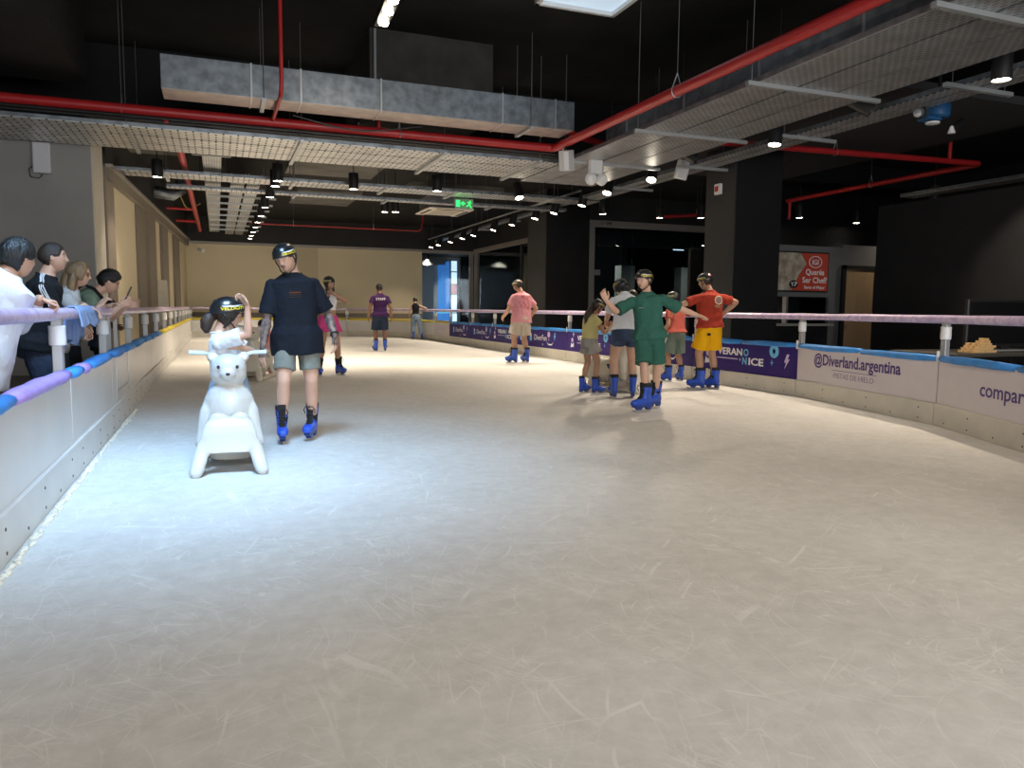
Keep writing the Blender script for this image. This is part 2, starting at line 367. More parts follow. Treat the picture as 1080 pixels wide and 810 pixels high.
for (s0, s1, pr) in ((0.0, 0.05, 0.06), (0.231, 0.30, 0.07), (0.325, 0.405, 0.1), (0.505, 0.592, 0.08), (0.707, 0.80, 0.08)):
    p0 = A2+dirL*LW*s0; p1 = A2+dirL*LW*s1
    MB().beam(p0+nrmL*pr/2+Vector((0, 0, 1.77)), p1+nrmL*pr/2+Vector((0, 0, 1.77)), pr, 3.6).build('pilaster', TAUPE, lw, bev=0.01)
p0 = A2+dirL*LW*0.44
MB().beam(p0+nrmL*0.16+Vector((0, 0, 0)), p0+nrmL*0.1+Vector((0, 0, 1.9)), 0.05, 0.35).build('leaning_board', PIERLIGHT, lw)

# far cream wall
bw = thing('wall_back', 'cream wall closing the far end of the rink', 'wall', (3.7, 33.1, 0), kind='structure')
part('wall_panel', (-1.3, 33.0, -0.03), (8.48, 33.2, 3.66), CREAM, bw)
part('upper_wall', (-1.3, 32.95, 3.76), (11.0, 33.2, 4.75), CHARCOAL, bw)
part('header_cap', (-1.3, 32.9, 3.66), (8.48, 33.2, 3.76), TRIMGREY, bw)
part('shallow_pilaster', (3.05, 32.97, 0), (4.0, 33.0, 3.66), mat('cream_pilaster_paint', (0.55, 0.48, 0.33), 0.8), bw)
part('dado_rail', (-1.3, 32.95, 0.78), (8.48, 33.0, 0.95), TAUPE, bw)

# glazed opening at the far right corner, with the lit room behind it
w2 = thing('window_2', 'glazed corner opening showing a blue lit room', 'window', (9.6, 33.05, 0), kind='structure')
part('window_frame', (8.48, 32.95, 3.62), (10.85, 33.1, 3.76), TRIMGREY, w2)
part('window_frame', (10.68, 32.95, -0.03), (10.85, 33.1, 3.62), TRIMGREY, w2)
part('window_pane', (8.5, 33.02, 0), (10.68, 33.035, 3.62), M_GLASS, w2)
lr = thing('wall_lobby', 'beige lobby behind the far glass', 'wall', (9.6, 36.5, 0), kind='structure')
LOBBY = mat('lobby_paint', (0.62, 0.57, 0.48), 0.7)
part('back_panel', (7.9, 37.0, -0.03), (11.6, 37.15, 4.3), LOBBY, lr)
part('side_panel', (7.85, 33.2, -0.03), (7.9, 37.0, 4.3), CREAM, lr)
part('side_panel', (11.5, 33.2, -0.03), (11.6, 37.0, 4.3), BLACK, lr)
part('lobby_ceiling', (7.9, 33.2, 3.72), (11.5, 37.0, 3.9), CHARCOAL, lr)
MB().prism([(8.6, 34.6, 3.15), (8.6, 34.6, 3.62), (10.6, 36.6, 3.62), (10.6, 36.6, 3.35)], (0.25, -0.25, 0)).build('sloping_beam', TRIMGREY, lr)
part('dark_jamb', (11.02, 35.4, 0), (11.5, 35.6, 3.7), BLACK, lr)
BLUEPANE_GLOW = mat('glowing_blue_film_pane', (0.1, 0.3, 0.7), 0.3, var=0.2, scale=3, emit=(0.07, 0.25, 0.72), estr=0.42, stretch=(6, 1, 0.6))  # emission stands in for daylight caught by the frosted film
SKYWIN = mat('daylight_pane', (0.8, 0.9, 1.0), 0.3, emit=(0.75, 0.88, 1.0), estr=0.9)
w3 = thing('window_3', 'tall blue film window in the lobby with daylight put in as glow', 'window', (10.5, 35.9, 0), kind='structure')
part('window_pane', (10.02, 35.9, 0.1), (10.62, 35.93, 3.45), BLUEPANE_GLOW, w3)
part('window_pane', (9.82, 35.95, 0.1), (10.02, 35.97, 3.3), mat('glowing_pale_film_pane', (0.40, 0.40, 0.38), 0.3, emit=(0.10, 0.14, 0.2), estr=0.2), w3)  # narrow pane also gets a faint painted glow
for z0, z1, mm in ((0.4, 0.95, SKYWIN), (1.0, 1.85, SKYWIN), (1.9, 2.35, mat('red_banner_pane', (0.6, 0.3, 0.3), 0.4, emit=(0.8, 0.40, 0.42), estr=0.5)), (2.4, 2.95, SKYWIN), (3.0, 3.5, SKYWIN)):
    part('window_pane', (10.68, 35.9, z0), (10.98, 35.93, z1), mm, w3)
part('window_frame', (10.62, 35.88, 0.1), (10.68, 35.95, 3.5), DARKGREY, w3)
part('light_ledge', (9.7, 35.5, 0.95), (10.6, 35.6, 1.15), mat('lit_ledge', (0.2, 0.6, 0.9), 0.4, emit=(0.2, 0.6, 0.95), estr=0.4), w3)  # ledge glow comes from its own emission

# right shopfront along the rink
w4 = thing('window_4', 'dark shopfront glass beyond the far right boards', 'window', (10.9, 27.2, 0), kind='structure')
part('window_frame', (10.85, 21.75, 3.66), (11.0, 32.95, 3.84), TRIMGREY, w4)
part('upper_wall', (10.86, 21.75, 3.84), (11.0, 32.95, 4.75), CHARCOAL, w4)
part('window_frame', (10.85, 32.5, -0.03), (11.0, 32.85, 3.66), TRIMGREY, w4)
part('window_frame', (10.87, 27.2, -0.03), (10.97, 27.3, 3.66), DARKGREY, w4)
part('window_pane', (10.92, 21.75, 0), (10.935, 27.2, 3.66), M_GLASS, w4)
part('window_pane', (10.92, 27.3, 0), (10.935, 32.5, 3.66), M_GLASS, w4)
w5 = thing('window_5', 'wide dark shopfront glass between the two black columns', 'window', (14, 21.65, 0), kind='structure')
part('window_frame', (10.85, 21.55, 3.78), (18.5, 21.75, 3.98), TRIMGREY, w5)
part('upper_wall', (10.85, 21.57, 3.98), (18.9, 21.75, 4.75), CHARCOAL, w5)
part('window_frame', (10.85, 21.55, -0.03), (11.1, 21.75, 3.78), TRIMGREY, w5)
for x0, x1 in ((11.1, 12.5), (12.52, 14.76), (14.78, 16.3), (16.32, 18.5)):
    part('window_pane', (x0, 21.64, 0), (x1, 21.655, 3.78), M_GLASS, w5)
for x in (11.2, 14.77, 16.3):
    part('patch_fitting', (x-0.14, 21.6, 2.28), (x+0.14, 21.69, 2.45), STEEL, w5, bev=0.008)
put_text('shop_number', w5, 'L - 246', 0.13, BLACK, (11.5, 21.545, 3.9), (1, 0, 0), bold=0.02)
sr = thing('wall_shop', 'dark empty shop behind the glass', 'wall', (14.5, 27, 0), kind='structure')
part('back_panel', (11.0, 33.0, -0.03), (18.9, 33.1, 4.7), mat('shop_back_paint', (0.08, 0.085, 0.09), 0.7), sr)
part('end_panel', (18.8, 21.7, -0.03), (18.95, 33, 4.7), BLACK, sr)
for x, y, w in ((14.5, 25.9, 0.6), (17.2, 25.9, 0.65), (12.9, 31.5, 0.7)):
    part('pillar', (x, y, -0.03), (x+w, y+0.5, 4.7 if y > 30 else 2.9), mat('shop_pillar_paint', (0.16, 0.19, 0.20), 0.7), sr)
part('shop_soffit', (11.2, 24.6, 3.5), (18.7, 24.9, 4.7), CHARCOAL, sr)
w6 = thing('reflection_pane', 'small bluish glowing pane standing in for a window reflection', 'window', (12, 32.95, 1.7), kind='structure')  # window reflection in the glass, painted as a glowing pane behind it
part('window_pane', (11.75, 32.95, 1.75), (12.1, 32.98, 2.9), mat('reflected_window_glow', (0.1, 0.2, 0.3), 0.3, emit=(0.16, 0.30, 0.42), estr=0.5), w6)
part('window_frame', (11.7, 32.96, 1.7), (12.15, 32.99, 2.95), DARKGREY, w6)
w7 = thing('window_7', 'bright small window high inside the shop', 'window', (17.5, 26.5, 3.6), kind='structure')
part('window_pane', (17.25, 26.6, 3.62), (17.75, 26.62, 3.95), SKYWIN, w7)
part('window_frame', (17.2, 26.61, 3.57), (17.8, 26.65, 4.0), DARKGREY, w7)

# black columns
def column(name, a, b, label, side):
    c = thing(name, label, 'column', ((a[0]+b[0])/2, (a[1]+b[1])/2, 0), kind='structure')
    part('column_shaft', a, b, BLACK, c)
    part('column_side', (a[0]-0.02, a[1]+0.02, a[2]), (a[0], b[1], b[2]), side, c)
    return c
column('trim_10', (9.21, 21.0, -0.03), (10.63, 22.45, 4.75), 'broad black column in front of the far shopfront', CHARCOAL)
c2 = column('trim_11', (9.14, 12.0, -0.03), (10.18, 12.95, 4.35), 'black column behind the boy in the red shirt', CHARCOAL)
# right recess: grey partition, hatch, door and black wall
gp = thing('wall_right', 'grey partition with a service hatch behind the right boards', 'wall', (12.4, 13.1, 0), kind='structure')
PGREY = mat('partition_grey', (0.115, 0.118, 0.122), 0.7, var=0.05)
part('partition_panel', (10.2, 13.0, 1.5), (12.74, 13.12, 2.58), PGREY, gp)
part('partition_panel', (12.42, 13.0, -0.03), (12.74, 13.12, 1.5), PGREY, gp)
part('partition_panel', (13.72, 13.0, -0.03), (14.4, 13.12, 2.64), PGREY, gp)
part('partition_panel', (12.74, 13.0, 2.2), (13.72, 13.12, 2.64), PGREY, gp)
part('partition_panel', (10.2, 13.0, -0.03), (12.42, 13.12, 0.9), BLACK, gp)
part('hatch_frame', (11.25, 12.98, 0.9), (11.3, 13.1, 1.5), STEEL, gp)
part('hatch_shelf', (10.9, 12.85, 0.88), (12.45, 13.12, 0.93), TRIMGREY, gp)
part('hatch_glass', (11.3, 13.05, 0.93), (12.42, 13.06, 1.5), M_GLASS, gp)
part('kitchen_back', (10.2, 15.0, -0.03), (14.4, 15.1, 2.6), CHARCOAL, gp)
d1 = thing('door_1', 'plain tan door in a black frame in the grey partition', 'door', (13.2, 13.0, 0), kind='structure')
part('door_leaf', (12.82, 12.97, -0.03), (13.66, 13.02, 2.12), mat('tan_door', (0.36, 0.25, 0.14), 0.55, var=0.06, scale=2, stretch=(4, 4, 0.5)), d1)
part('door_frame', (12.72, 12.94, -0.03), (12.82, 13.06, 2.2), BLACKMETAL, d1)
part('door_frame', (13.66, 12.94, -0.03), (13.76, 13.06, 2.2), BLACKMETAL, d1)
part('door_frame', (12.72, 12.94, 2.12), (13.76, 13.06, 2.2), BLACKMETAL, d1)
MB().tube([(12.92, 12.93, 1.0), (13.02, 12.93, 1.0)], 0.012, 8).build('door_handle', STEEL, d1)
sbox('wall_black', (11.9, -6.2, -0.03), (12.05, 11.3, 3.2), mat('black_wall_paint', (0.011, 0.011, 0.012), 0.7, var=0.2, scale=1.5, bump=0.1, bscale=14, spec=0.3), 'big black wall behind the near right boards', 'wall')
sbox('wall_far_right', (18.9, -6.2, -0.03), (19.0, 33, 5.7), BLACK, 'dark outer wall at far right', 'wall')
sbox('wall_recess', (14.4, 17.4, -0.03), (18.9, 17.55, 4.75), BLACK, 'dark wall at the back of the right recess', 'wall')
# fire alarm on the column
fa = thing('fire_alarm', 'small white and red fire alarm on the black column', 'fire alarm', (9.12, 12.51, 3.42))
part('back_box', (9.05, 12.42, 3.42), (9.12, 12.6, 3.62), WHITEPLASTIC, fa, 0.01); part('red_lens', (9.02, 12.46, 3.47), (9.05, 12.54, 3.57), RED, fa, 0.008)
# sign on the partition
sg = thing('wall_sign', 'red and cream cookery school sign above the service hatch', 'sign', (11.63, 12.97, 1.58))
part('sign_board', (10.93, 12.96, 1.6), (12.33, 13.0, 2.45), BLACKMETAL, sg)
part('photo_print', (10.96, 12.952, 1.63), (11.75, 12.96, 2.42), mat('kitchen_photo_print', (0.20, 0.13, 0.10), 0.4, col2=(0.52, 0.48, 0.38), scale=5), sg)
MB().prism([(11.35, 12.948, 1.63), (12.30, 12.948, 1.63), (12.30, 12.948, 2.42), (11.55, 12.948, 2.42), (11.72, 12.948, 2.2), (11.52, 12.948, 1.95)], (0, 0.006, 0)).build('red_print', mat('red_sign_print', (0.46, 0.06, 0.035), 0.4, var=0.15, scale=1.5), sg)
for t, z, s, w in (('Querés', 2.02, 0.17, 0.50), ('Ser Chef?', 1.85, 0.17, 0.66), ('Serás el Mejor', 1.70, 0.09, 0.56)):
    put_text('lettering', sg, t, s, INKWHITE, (11.95, 12.944, z), (1, 0, 0), bold=0.015, width=w)
MB().tube([(11.95+0.17*math.cos(a), 12.944, 2.24+0.12*math.sin(a)) for a in np.linspace(0, 2*math.pi, 22)[:-1]], 0.008, 6, closed=True).build('emblem_ring', INKWHITE, sg)
put_text('lettering', sg, 'IGI', 0.15, INKWHITE, (11.95, 12.944, 2.23), (1, 0, 0), bold=0.01)
MB().ell((11.4, 12.95, 1.76), (0.13, 0.004, 0.09), 16, 8).build('black_badge', BLACKMETAL, sg)
put_text('lettering', sg, 'Y.P', 0.12, INKWHITE, (11.4, 12.943, 1.76), (1, 0, 0.1), bold=0.02)

# ------------------------------------------------------------------ ceiling services
RODM = mat('dull_rod_steel', (0.16, 0.16, 0.16), 0.5, 0.5)
def rod(p0, p1, parent, r=0.006, m=None): return MB().tube([p0, p1], r, 6).build('hanger_rod', m or RODM, parent)
def tray(name, axis, a0, a1, cross, z, struts, label, pm, rods=True, ztop=5.7, hgt=0.07, single=None, strut_over=0.16):
    """flat perforated trays lying side by side, carried on struts with hanger rods; cross = list of (c0, c1)"""
    mid = (cross[0][0]+cross[-1][1])/2; am = (a0+a1)/2
    t = thing(name, label, 'cable tray', (am, mid, z) if axis == 0 else (mid, am, z))
    P = (lambda a, c, zz: (a, c, zz)) if axis == 0 else (lambda a, c, zz: (c, a, zz))
    for c0, c1 in cross:
        mb = MB().box2(P(a0, c0+0.008, z), P(a1, c1-0.008, z+0.012))
        mb.box2(P(a0, c0+0.008, z+0.012), P(a1, c0+0.016, z+hgt), 1); mb.box2(P(a0, c1-0.016, z+0.012), P(a1, c1-0.008, z+hgt), 1)
        mb.build('tray_section', [pm, GALV], t)
    for a in struts:
        mb = MB().box2(P(a-0.03, cross[0][0]-strut_over, z-0.05), P(a+0.03, cross[-1][1]+strut_over, z-0.002)); mb.build('strut', STRUT, t)
        if rods:
            for c in (cross[0][0]-strut_over*0.6, cross[-1][1]+strut_over*0.6): rod(P(a, c, z-0.06), P(a, c, ztop), t)
    return t
tray('cable_tray', 0, -6.0, 6.0, [(13.1, 13.68), (13.72, 14.3), (14.34, 14.9)], 3.87, (-3.6, -1.2, 1.35, 3.75, 5.55), 'wide perforated cable tray crossing in front of the grey pier', PERF_X)
tray('cable_tray', 1, 0.5, 15.2, [(6.03, 6.59), (6.61, 7.17), (7.19, 7.75)], 3.87, (2.6, 5.1, 7.6, 10.2, 12.75), 'wide perforated cable tray running overhead at upper right', PERF_Y)
tray('cable_tray', 1, 1.0, 17.0, [(8.32, 8.56), (8.6, 8.84)], 3.87, (3.5, 6.75, 9.6, 12.3, 15.0), 'narrow twin cable tray right of the wide overhead tray', PERF_Y, strut_over=0.3, ztop=4.3)
tray('cable_tray', 0, -2.1, 9.0, [(17.25, 17.55), (17.6, 17.95)], 3.87, (-0.9, 1.6, 3.6, 5.2, 7.7), 'cable tray crossing over the middle of the rink', PERF_X, ztop=4.75)
tray('cable_tray', 1, 14.95, 31.5, [(-0.2, 0.16)], 4.02, (15.6, 18.4), 'narrow cable tray running lengthwise at far left', PERF_Y, ztop=4.75)
tray('cable_tray', 1, 18.0, 32.3, [(0.36, 0.68), (0.72, 1.02)], 4.02, (18.6, 19.9, 21.2, 22.6, 24.0, 25.5, 27.0, 28.6, 30.2), 'twin lengthwise cable tray with many cross bars at far left', PERF_Y, ztop=4.75, strut_over=0.5)
tray('cable_tray', 0, -1.0, 9.0, [(19.2, 19.5)], 3.87, (1.8, 4.0, 6.8), 'thin cable tray crossing near the air conditioner', PERF_X, ztop=4.75)
tray('cable_tray', 1, 18.2, 32.0, [(8.75, 9.0)], 4.02, (20.0, 23.0, 26.0, 29.0), 'cable tray above the far row of spotlights', PERF_Y, ztop=4.75)
tray('cable_tray', 1, 3.0, 12.0, [(13.2, 13.6)], 3.55, (5.0, 9.0), 'cable tray above the top of the big black wall', PERF_Y, ztop=4.95)
# flat conduit bundle on the wide cross tray
for k, (yy, zz) in enumerate(((13.0, 3.97), (12.93, 4.0))):
    solo('conduit', MB().tube([(-6, yy, zz), (6.2, yy+0.03, zz)], 0.022, 8), BLACKMETAL, ['black conduit along the front edge of the cross tray', 'upper black conduit under the red pipe'][k], 'conduit', smooth=True)

# ducts
def duct(name, a, b, seams, axis, label, hang, pink=True, ztop=5.7):
    d = thing(name, label, 'duct', ((a[0]+b[0])/2, (a[1]+b[1])/2, a[2]))
    part('duct_body', a, b, GALV, d)
    part('duct_underside', (a[0]+0.004, a[1]+0.004, a[2]-0.012), (b[0]-0.004, b[1]-0.004, a[2]), GALVPINK, d)
    for s in seams:
        if axis == 0: part('flange', (s-0.012, a[1]-0.015, a[2]-0.022), (s+0.012, b[1]+0.015, b[2]+0.012), STEEL, d)
        else: part('flange', (a[0]-0.015, s-0.012, a[2]-0.022), (b[0]+0.015, s+0.012, b[2]+0.012), STEEL, d)
    for s in hang:
        if axis == 0:
            part('strut', (s-0.03, a[1]-0.06, a[2]-0.06), (s+0.03, b[1]+0.06, a[2]-0.014), STRUT, d)
            for y in (a[1]-0.03, b[1]+0.03): rod((s, y, a[2]-0.07), (s, y, ztop), d)
        else:
            part('strut', (a[0]-0.06, s-0.03, a[2]-0.06), (b[0]+0.06, s+0.03, a[2]-0.014), STRUT, d)
            for x in (a[0]-0.03, b[0]+0.03): rod((x, s, a[2]-0.07), (x, s, ztop), d)
    return d
duct('air_duct', (-0.65, 12.02, 4.22), (5.75, 12.62, 4.68), (0.55, 1.25, 2.45, 4.45, 5.4), 0, 'long galvanised air duct above the red pipe', (0.72, 4.95))
duct('air_duct', (6.2, 1.5, 3.98), (6.95, 11.7, 4.36), (3.0, 4.6, 6.2, 7.8, 9.4, 11.0), 1, 'galvanised air duct on top of the wide overhead tray', ())
# round spiral spur at the far left
solo('round_duct', MB().tube([(-1.5, 23.0, 4.25), (-1.05, 23.0, 4.2), (-0.85, 23.1, 4.35), (-0.8, 23.15, 4.7)], 0.16, 14), GALV, 'bent round duct above the left wall header', 'duct', smooth=True)

# red sprinkler pipes
def arc_path(pts, r=0.16, n=5):
    pts = [Vector(p) for p in pts]; out = [pts[0]]
    for i in range(1, len(pts)-1):
        a = (pts[i-1]-pts[i]); b = (pts[i+1]-pts[i]); rr = min(r, a.length*0.45, b.length*0.45)
        p0 = pts[i]+a.normalized()*rr; p2 = pts[i]+b.normalized()*rr
        for k in range(n+1):
            t = k/n; out.append(p0*(1-t)**2+pts[i]*2*t*(1-t)+p2*t*t)
    return out+[pts[-1]]
def pipe(label, pts, r, clamps=(), drops=(), ztop=5.7, name='sprinkler_pipe'):
    p0 = Vector(pts[0])
    t = thing(name, label, 'pipe', tuple(p0))
    MB().tube(arc_path(pts), r, 14).build('pipe_run', RED, t, smooth=True)
    for c, d in clamps:
        c = Vector(c); d = Vector(d); x = d.cross(Vector((0, 0, 1))).normalized()
        ring = [c+x*math.cos(a)*(r+0.008)+Vector((0, 0, 1))*math.sin(a)*(r+0.008) for a in np.linspace(-1.2*math.pi, 0.2*math.pi, 14)]
        apex = c+Vector((0, 0, r+0.16))
        MB().tube([apex]+ring+[apex], 0.007, 6).build('pipe_hanger', STEEL, t)
        rod(apex, (c.x, c.y, ztop), t)
    for pp, rr in drops: MB().tube(arc_path(pp, 0.06), rr, 10).build('branch_pipe', RED, t, smooth=True)
    return t
pipe('thick red sprinkler pipe crossing then turning along the overhead tray', [(-6, 13.0, 4.10), (5.80, 12.96, 4.10), (5.85, 1.0, 4.10)], 0.075,
     clamps=(((-1.25, 13.0, 4.1), (1, 0, 0)), ((2.95, 12.97, 4.1), (1, 0, 0)), ((5.82, 9.0, 4.1), (0, 1, 0)), ((5.84, 4.4, 4.1), (0, 1, 0))),
     drops=([[(0.90, 12.97, 4.12), (0.92, 11.55, 4.16), (0.93, 11.5, 4.3), (0.93, 11.5, 5.7)], 0.03], [[(-0.65, 13.0, 4.0), (-0.65, 13.0, 3.95)], 0.035], [[(2.6, 12.97, 4.1), (2.6, 12.97, 4.35)], 0.03]))
pipe('red pipe stub behind the overhead tray joining the corner', [(5.9, 12.5, 4.28), (6.9, 12.9, 4.22), (8.3, 12.6, 4.1)], 0.06)
pipe('red pipe loop turning back above the right recess', [(8.0, 11.3, 4.09), (14.0, 10.85, 4.09), (14.1, 16.4, 4.09)], 0.055, clamps=(((10.6, 11.12, 4.09), (1, 0, 0)), ((14.05, 13.6, 4.09), (0, 1, 0))), drops=([[(13.2, 10.9, 4.09), (13.2, 10.9, 4.9)], 0.035], [[(14.1, 16.3, 4.09), (14.1, 16.3, 3.6)], 0.04]))
pipe('red pipe running lengthwise beside the left wall', [(-0.57, 15.7, 4.09), (-0.53, 31.5, 4.05)], 0.07, drops=([[(-1.3, 24.6, 4.02), (-0.55, 24.6, 4.02)], 0.04], [[(-1.2, 28.0, 4.02), (-0.55, 28.0, 4.02)], 0.045]), ztop=4.75)
pipe('thin red pipe crossing in front of the far wall', [(1.1, 27.3, 3.97), (6.9, 26.9, 3.93), (6.95, 26.9, 4.5)], 0.022, clamps=(((2.5, 27.2, 3.96), (1, 0, 0)), ((5.2, 27.02, 3.945), (1, 0, 0))), ztop=4.75)
pipe('thin slanting red pipe over the shopfront glass', [(12.1, 19.6, 3.92), (14.6, 19.0, 4.08)], 0.05, clamps=(((13.3, 19.3, 4.0), (1, -0.2, 0)),), ztop=4.75)

# spotlights: black cylinders with a glowing face
LAMPC = (1.0, 0.83, 0.64)
lm_body = MB().lathe([(0.03, 0.235), (0.066, 0.23), (0.07, 0.22), (0.07, 0.0), (0.064, 0.0), (0.06, 0.03), (0.0, 0.03)], n=16).mesh('lamp_housing', BLACKMETAL, smooth=True)
lm_face = MB().lathe([(0.0, 0.004), (0.058, 0.006), (0.058, 0.016), (0.0, 0.016)], n=16).mesh('lamp_face', LAMPGLOW)
lm_off = MB().lathe([(0.0, 0.010), (0.058, 0.012), (0.058, 0.02), (0.0, 0.02)], n=16).mesh('lamp_face_off', mat('dark_lens', (0.03, 0.03, 0.03), 0.2))
def lamp(x, y, z, label, power=70, tilt=None, on=True, group=None, top=None, scale=1.5, cone=105):
    t = thing('spotlight', label, 'spotlight', (x, y, z), group=group)
    rot = Quaternion()
    if tilt is not None: rot = Vector((0, 0, -1)).rotation_difference((Vector(tilt)-Vector((x, y, z))).normalized())
    h = link('lamp_housing', lm_body, t); h.rotation_mode = 'QUATERNION'; h.rotation_quaternion = rot; h.scale = (scale,)*3
    link('lamp_face', lm_face if on else lm_off, h)
    if top is None: top = 4.75 if y > 15.6 else (4.3 if (8.9 < x < 12.6 and y > 8.2) else (4.95 if x > 9.1 else 5.7))
    h0 = rot @ Vector((0, 0, 0.22*scale)); MB().tube([h0, (h0.x, h0.y, top-z)], 0.009, 6).build('lamp_stem', BLACKMETAL, t, local=True)
    if on and power > 0:
        d = bpy.data.lights.new('spot_beam', 'SPOT'); d.energy = power; d.color = LAMPC; d.spot_size = math.radians(cone); d.spot_blend = 0.75; d.shadow_soft_size = 0.05
        o = bpy.data.objects.new('spot_beam', d); COL.objects.link(o); o.parent = h; o.location = (0, 0, -0.005)
    return t
ROWA = [(1.21, 16.3), (1.21, 17.03), (1.21, 18.73), (1.21, 20.7), (1.21, 22.65), (1.21, 24.4), (1.21, 25.9), (1.21, 27.6), (1.21, 29.0), (1.21, 30.3)]
ORD = ['nearest', 'second nearest', 'third nearest', 'fourth nearest', 'fifth nearest', 'sixth nearest', 'seventh nearest', 'eighth nearest', 'last but one', 'farthest']
for i, (x, y) in enumerate(ROWA): lamp(x, y, 3.7, ORD[i]+' spotlight of the left row receding above the bear', 190, group='spotlights of the left row', top=4.06)
ROWB = [(8.35, y) for y in (31.0, 29.86, 28.2, 26.66, 25.38, 23.36, 21.67, 19.9, 18.6, 16.95)]
for i, (x, y) in enumerate(ROWB): lamp(x, y, 3.7, ORD[9-i]+' spotlight of the right row along the far shopfront', 160, group='spotlights of the right row', top=4.06, tilt=(x-1.0, y, 0))
lt = solo('lighting_track', MB().box2((1.19, 16.2, 4.05), (1.23, 31, 4.09)), BLACKMETAL, 'black lighting track carrying the left row of spotlights', 'lighting track')
for yy in (17.5, 21.0, 24.5, 28.0, 30.8): rod((lt.location.x, yy, 4.09), (lt.location.x, yy, 4.75), lt)
lt = solo('lighting_track', MB().box2((8.33, 17.0, 4.05), (8.37, 31.4, 4.09)), STRUT, 'grey lighting track carrying the right row of spotlights', 'lighting track')
for yy in (17.5, 21.0, 24.5, 28.0, 30.8): rod((lt.location.x, yy, 4.09), (lt.location.x, yy, 4.75), lt)
for x, y, lab, tl, pw in ((-1.03, 16.8, 'spotlight hanging beside the grey pier at far left', None, 90), (2.8, 16.73, 'spotlight hanging over the man in navy', None, 260), (4.51, 16.23, 'spotlight hanging left of the green exit sign', None, 260),
        (6.5, 16.4, 'tilted spotlight right of the green exit sign', (6.8, 14.8, 0), 260), (7.96, 14.94, 'spotlight beside the pair of white emergency lamps', (6.4, 14.0, 0), 260), (7.94, 13.09, 'tilted spotlight below the square white loudspeaker', (6.4, 11.6, 0), 260),
        (7.98, 9.62, 'spotlight hanging above the black column', (7.4, 9.3, 0), 260), (8.02, 6.05, 'big spotlight at the upper right corner', None, 230), (9.58, 18.17, 'spotlight over the shopfront glass beside the black column', None, 50), (11.37, 18.24, 'left of two spotlights over the wide shopfront glass', None, 50), (12.36, 17.76, 'right of two spotlights over the wide shopfront glass', None, 50),
        (14.72, 16.62, 'brighter spotlight deep in the right recess', None, 25), (17.0, 16.9, 'farthest spotlight deep in the right recess', None, 25), (4.21, 20.29, 'left of two small spotlights before the far wall', None, 90), (4.47, 20.17, 'right of two small spotlights before the far wall', None, 90)):
    lamp(x, y, 3.7, lab, pw, tl)
lamp(14.4, 12.2, 3.55, 'spotlight hanging in the right recess over the partition', 60, cone=140)
lamp(8.0, 11.67, 3.85, 'unlit tilted spotlight left of the black column top', 0, (9.2, 10.6, 2.9), on=False)
lamp(8.18, 7.96, 3.85, 'unlit tilted spotlight beside the blue projector', 0, (9.2, 7.0, 2.9), on=False)
lamp(10.6, 6.3, 3.55, 'unlit tilted spotlight aimed at the big black wall', 0, (11.9, 5.2, 2.0), on=False)
lamp(10.3, 6.9, 3.9, 'spotlight lighting the big black wall from outside the view', 330, (11.9, 8.2, 2.1), cone=36)
for k, (x, y, w) in enumerate(((1.2, 12.2, 0), (1.2, 3.6, 60), (4.4, 5.0, 120), (4.4, 1.4, 70), (1.2, 0.2, 50), (7.2, 2.6, 110), (6.4, -1.0, 60), (4.4, 4.9, 0))):
    if w: lamp(x, y, 4.4, 'added black cylinder spotlight lighting the near ice above the view', w, group='added spotlights above the view', cone=120)  # unseen lamps added to light the near floor
lamp(12.9, 17.1, 3.62, 'dim spotlight beside the recess wall', 10)
lamp(13.4, 26.4, 3.6, 'left ceiling spotlight inside the dark shop', 170, cone=160, top=4.75)
lamp(17.0, 24.2, 3.6, 'right ceiling spotlight inside the dark shop', 170, cone=160, top=4.75)
lamp(13.0, 30.3, 3.6, 'added ceiling spotlight brightening the back of the dark shop', 170, cone=160, top=4.75)  # added to brighten the interior behind the side glass
lamp(9.2, 34.6, 3.45, 'added ceiling spotlight brightening the lobby behind the far glass', 320, cone=160, top=3.72, scale=0.8)  # added to brighten the lobby walls
# four-lamp fitting with its conduit
lf = thing('linear_spotlight', 'bar of four glowing lamps high on the dark ceiling', 'spotlight', (2.06, 10.0, 4.85))
fdir = (Vector((2.10, 10.25, 4.80))-Vector((2.08, 9.1, 4.92))).normalized()
MB().beam((2.08, 9.0, 5.0), (2.10, 10.3, 4.90), 0.17, 0.12).build('housing', BLACKMETAL, lf)
for k in range(4):
    p = Vector((2.08, 9.0, 4.93))+Vector((0.005, 0.31, -0.025))*(k+0.6)
    MB().lathe([(0.0, -0.03), (0.06, -0.028), (0.066, 0.0), (0.0, 0.0)], tuple(p), 16).build('lamp_face', LAMPGLOW, lf, smooth=True)
    d = bpy.data.lights.new('spot_beam', 'SPOT'); d.energy = 22; d.color = LAMPC; d.spot_size = math.radians(130); d.spot_blend = 0.8; d.shadow_soft_size = 0.06
    o = bpy.data.objects.new('spot_beam', d); COL.objects.link(o); o.parent = lf; o.location = p-Vector(lf.location)-Vector((0, 0, 0.05))
rod((2.08, 9.6, 5.0), (2.08, 9.6, 5.7), lf); 
solo('conduit', MB().tube([(2.50, 12.74, 4.72), (2.50, 12.74, 5.68)], 0.025, 8), STRUT, 'vertical conduit beside the bar of four lamps', 'conduit')

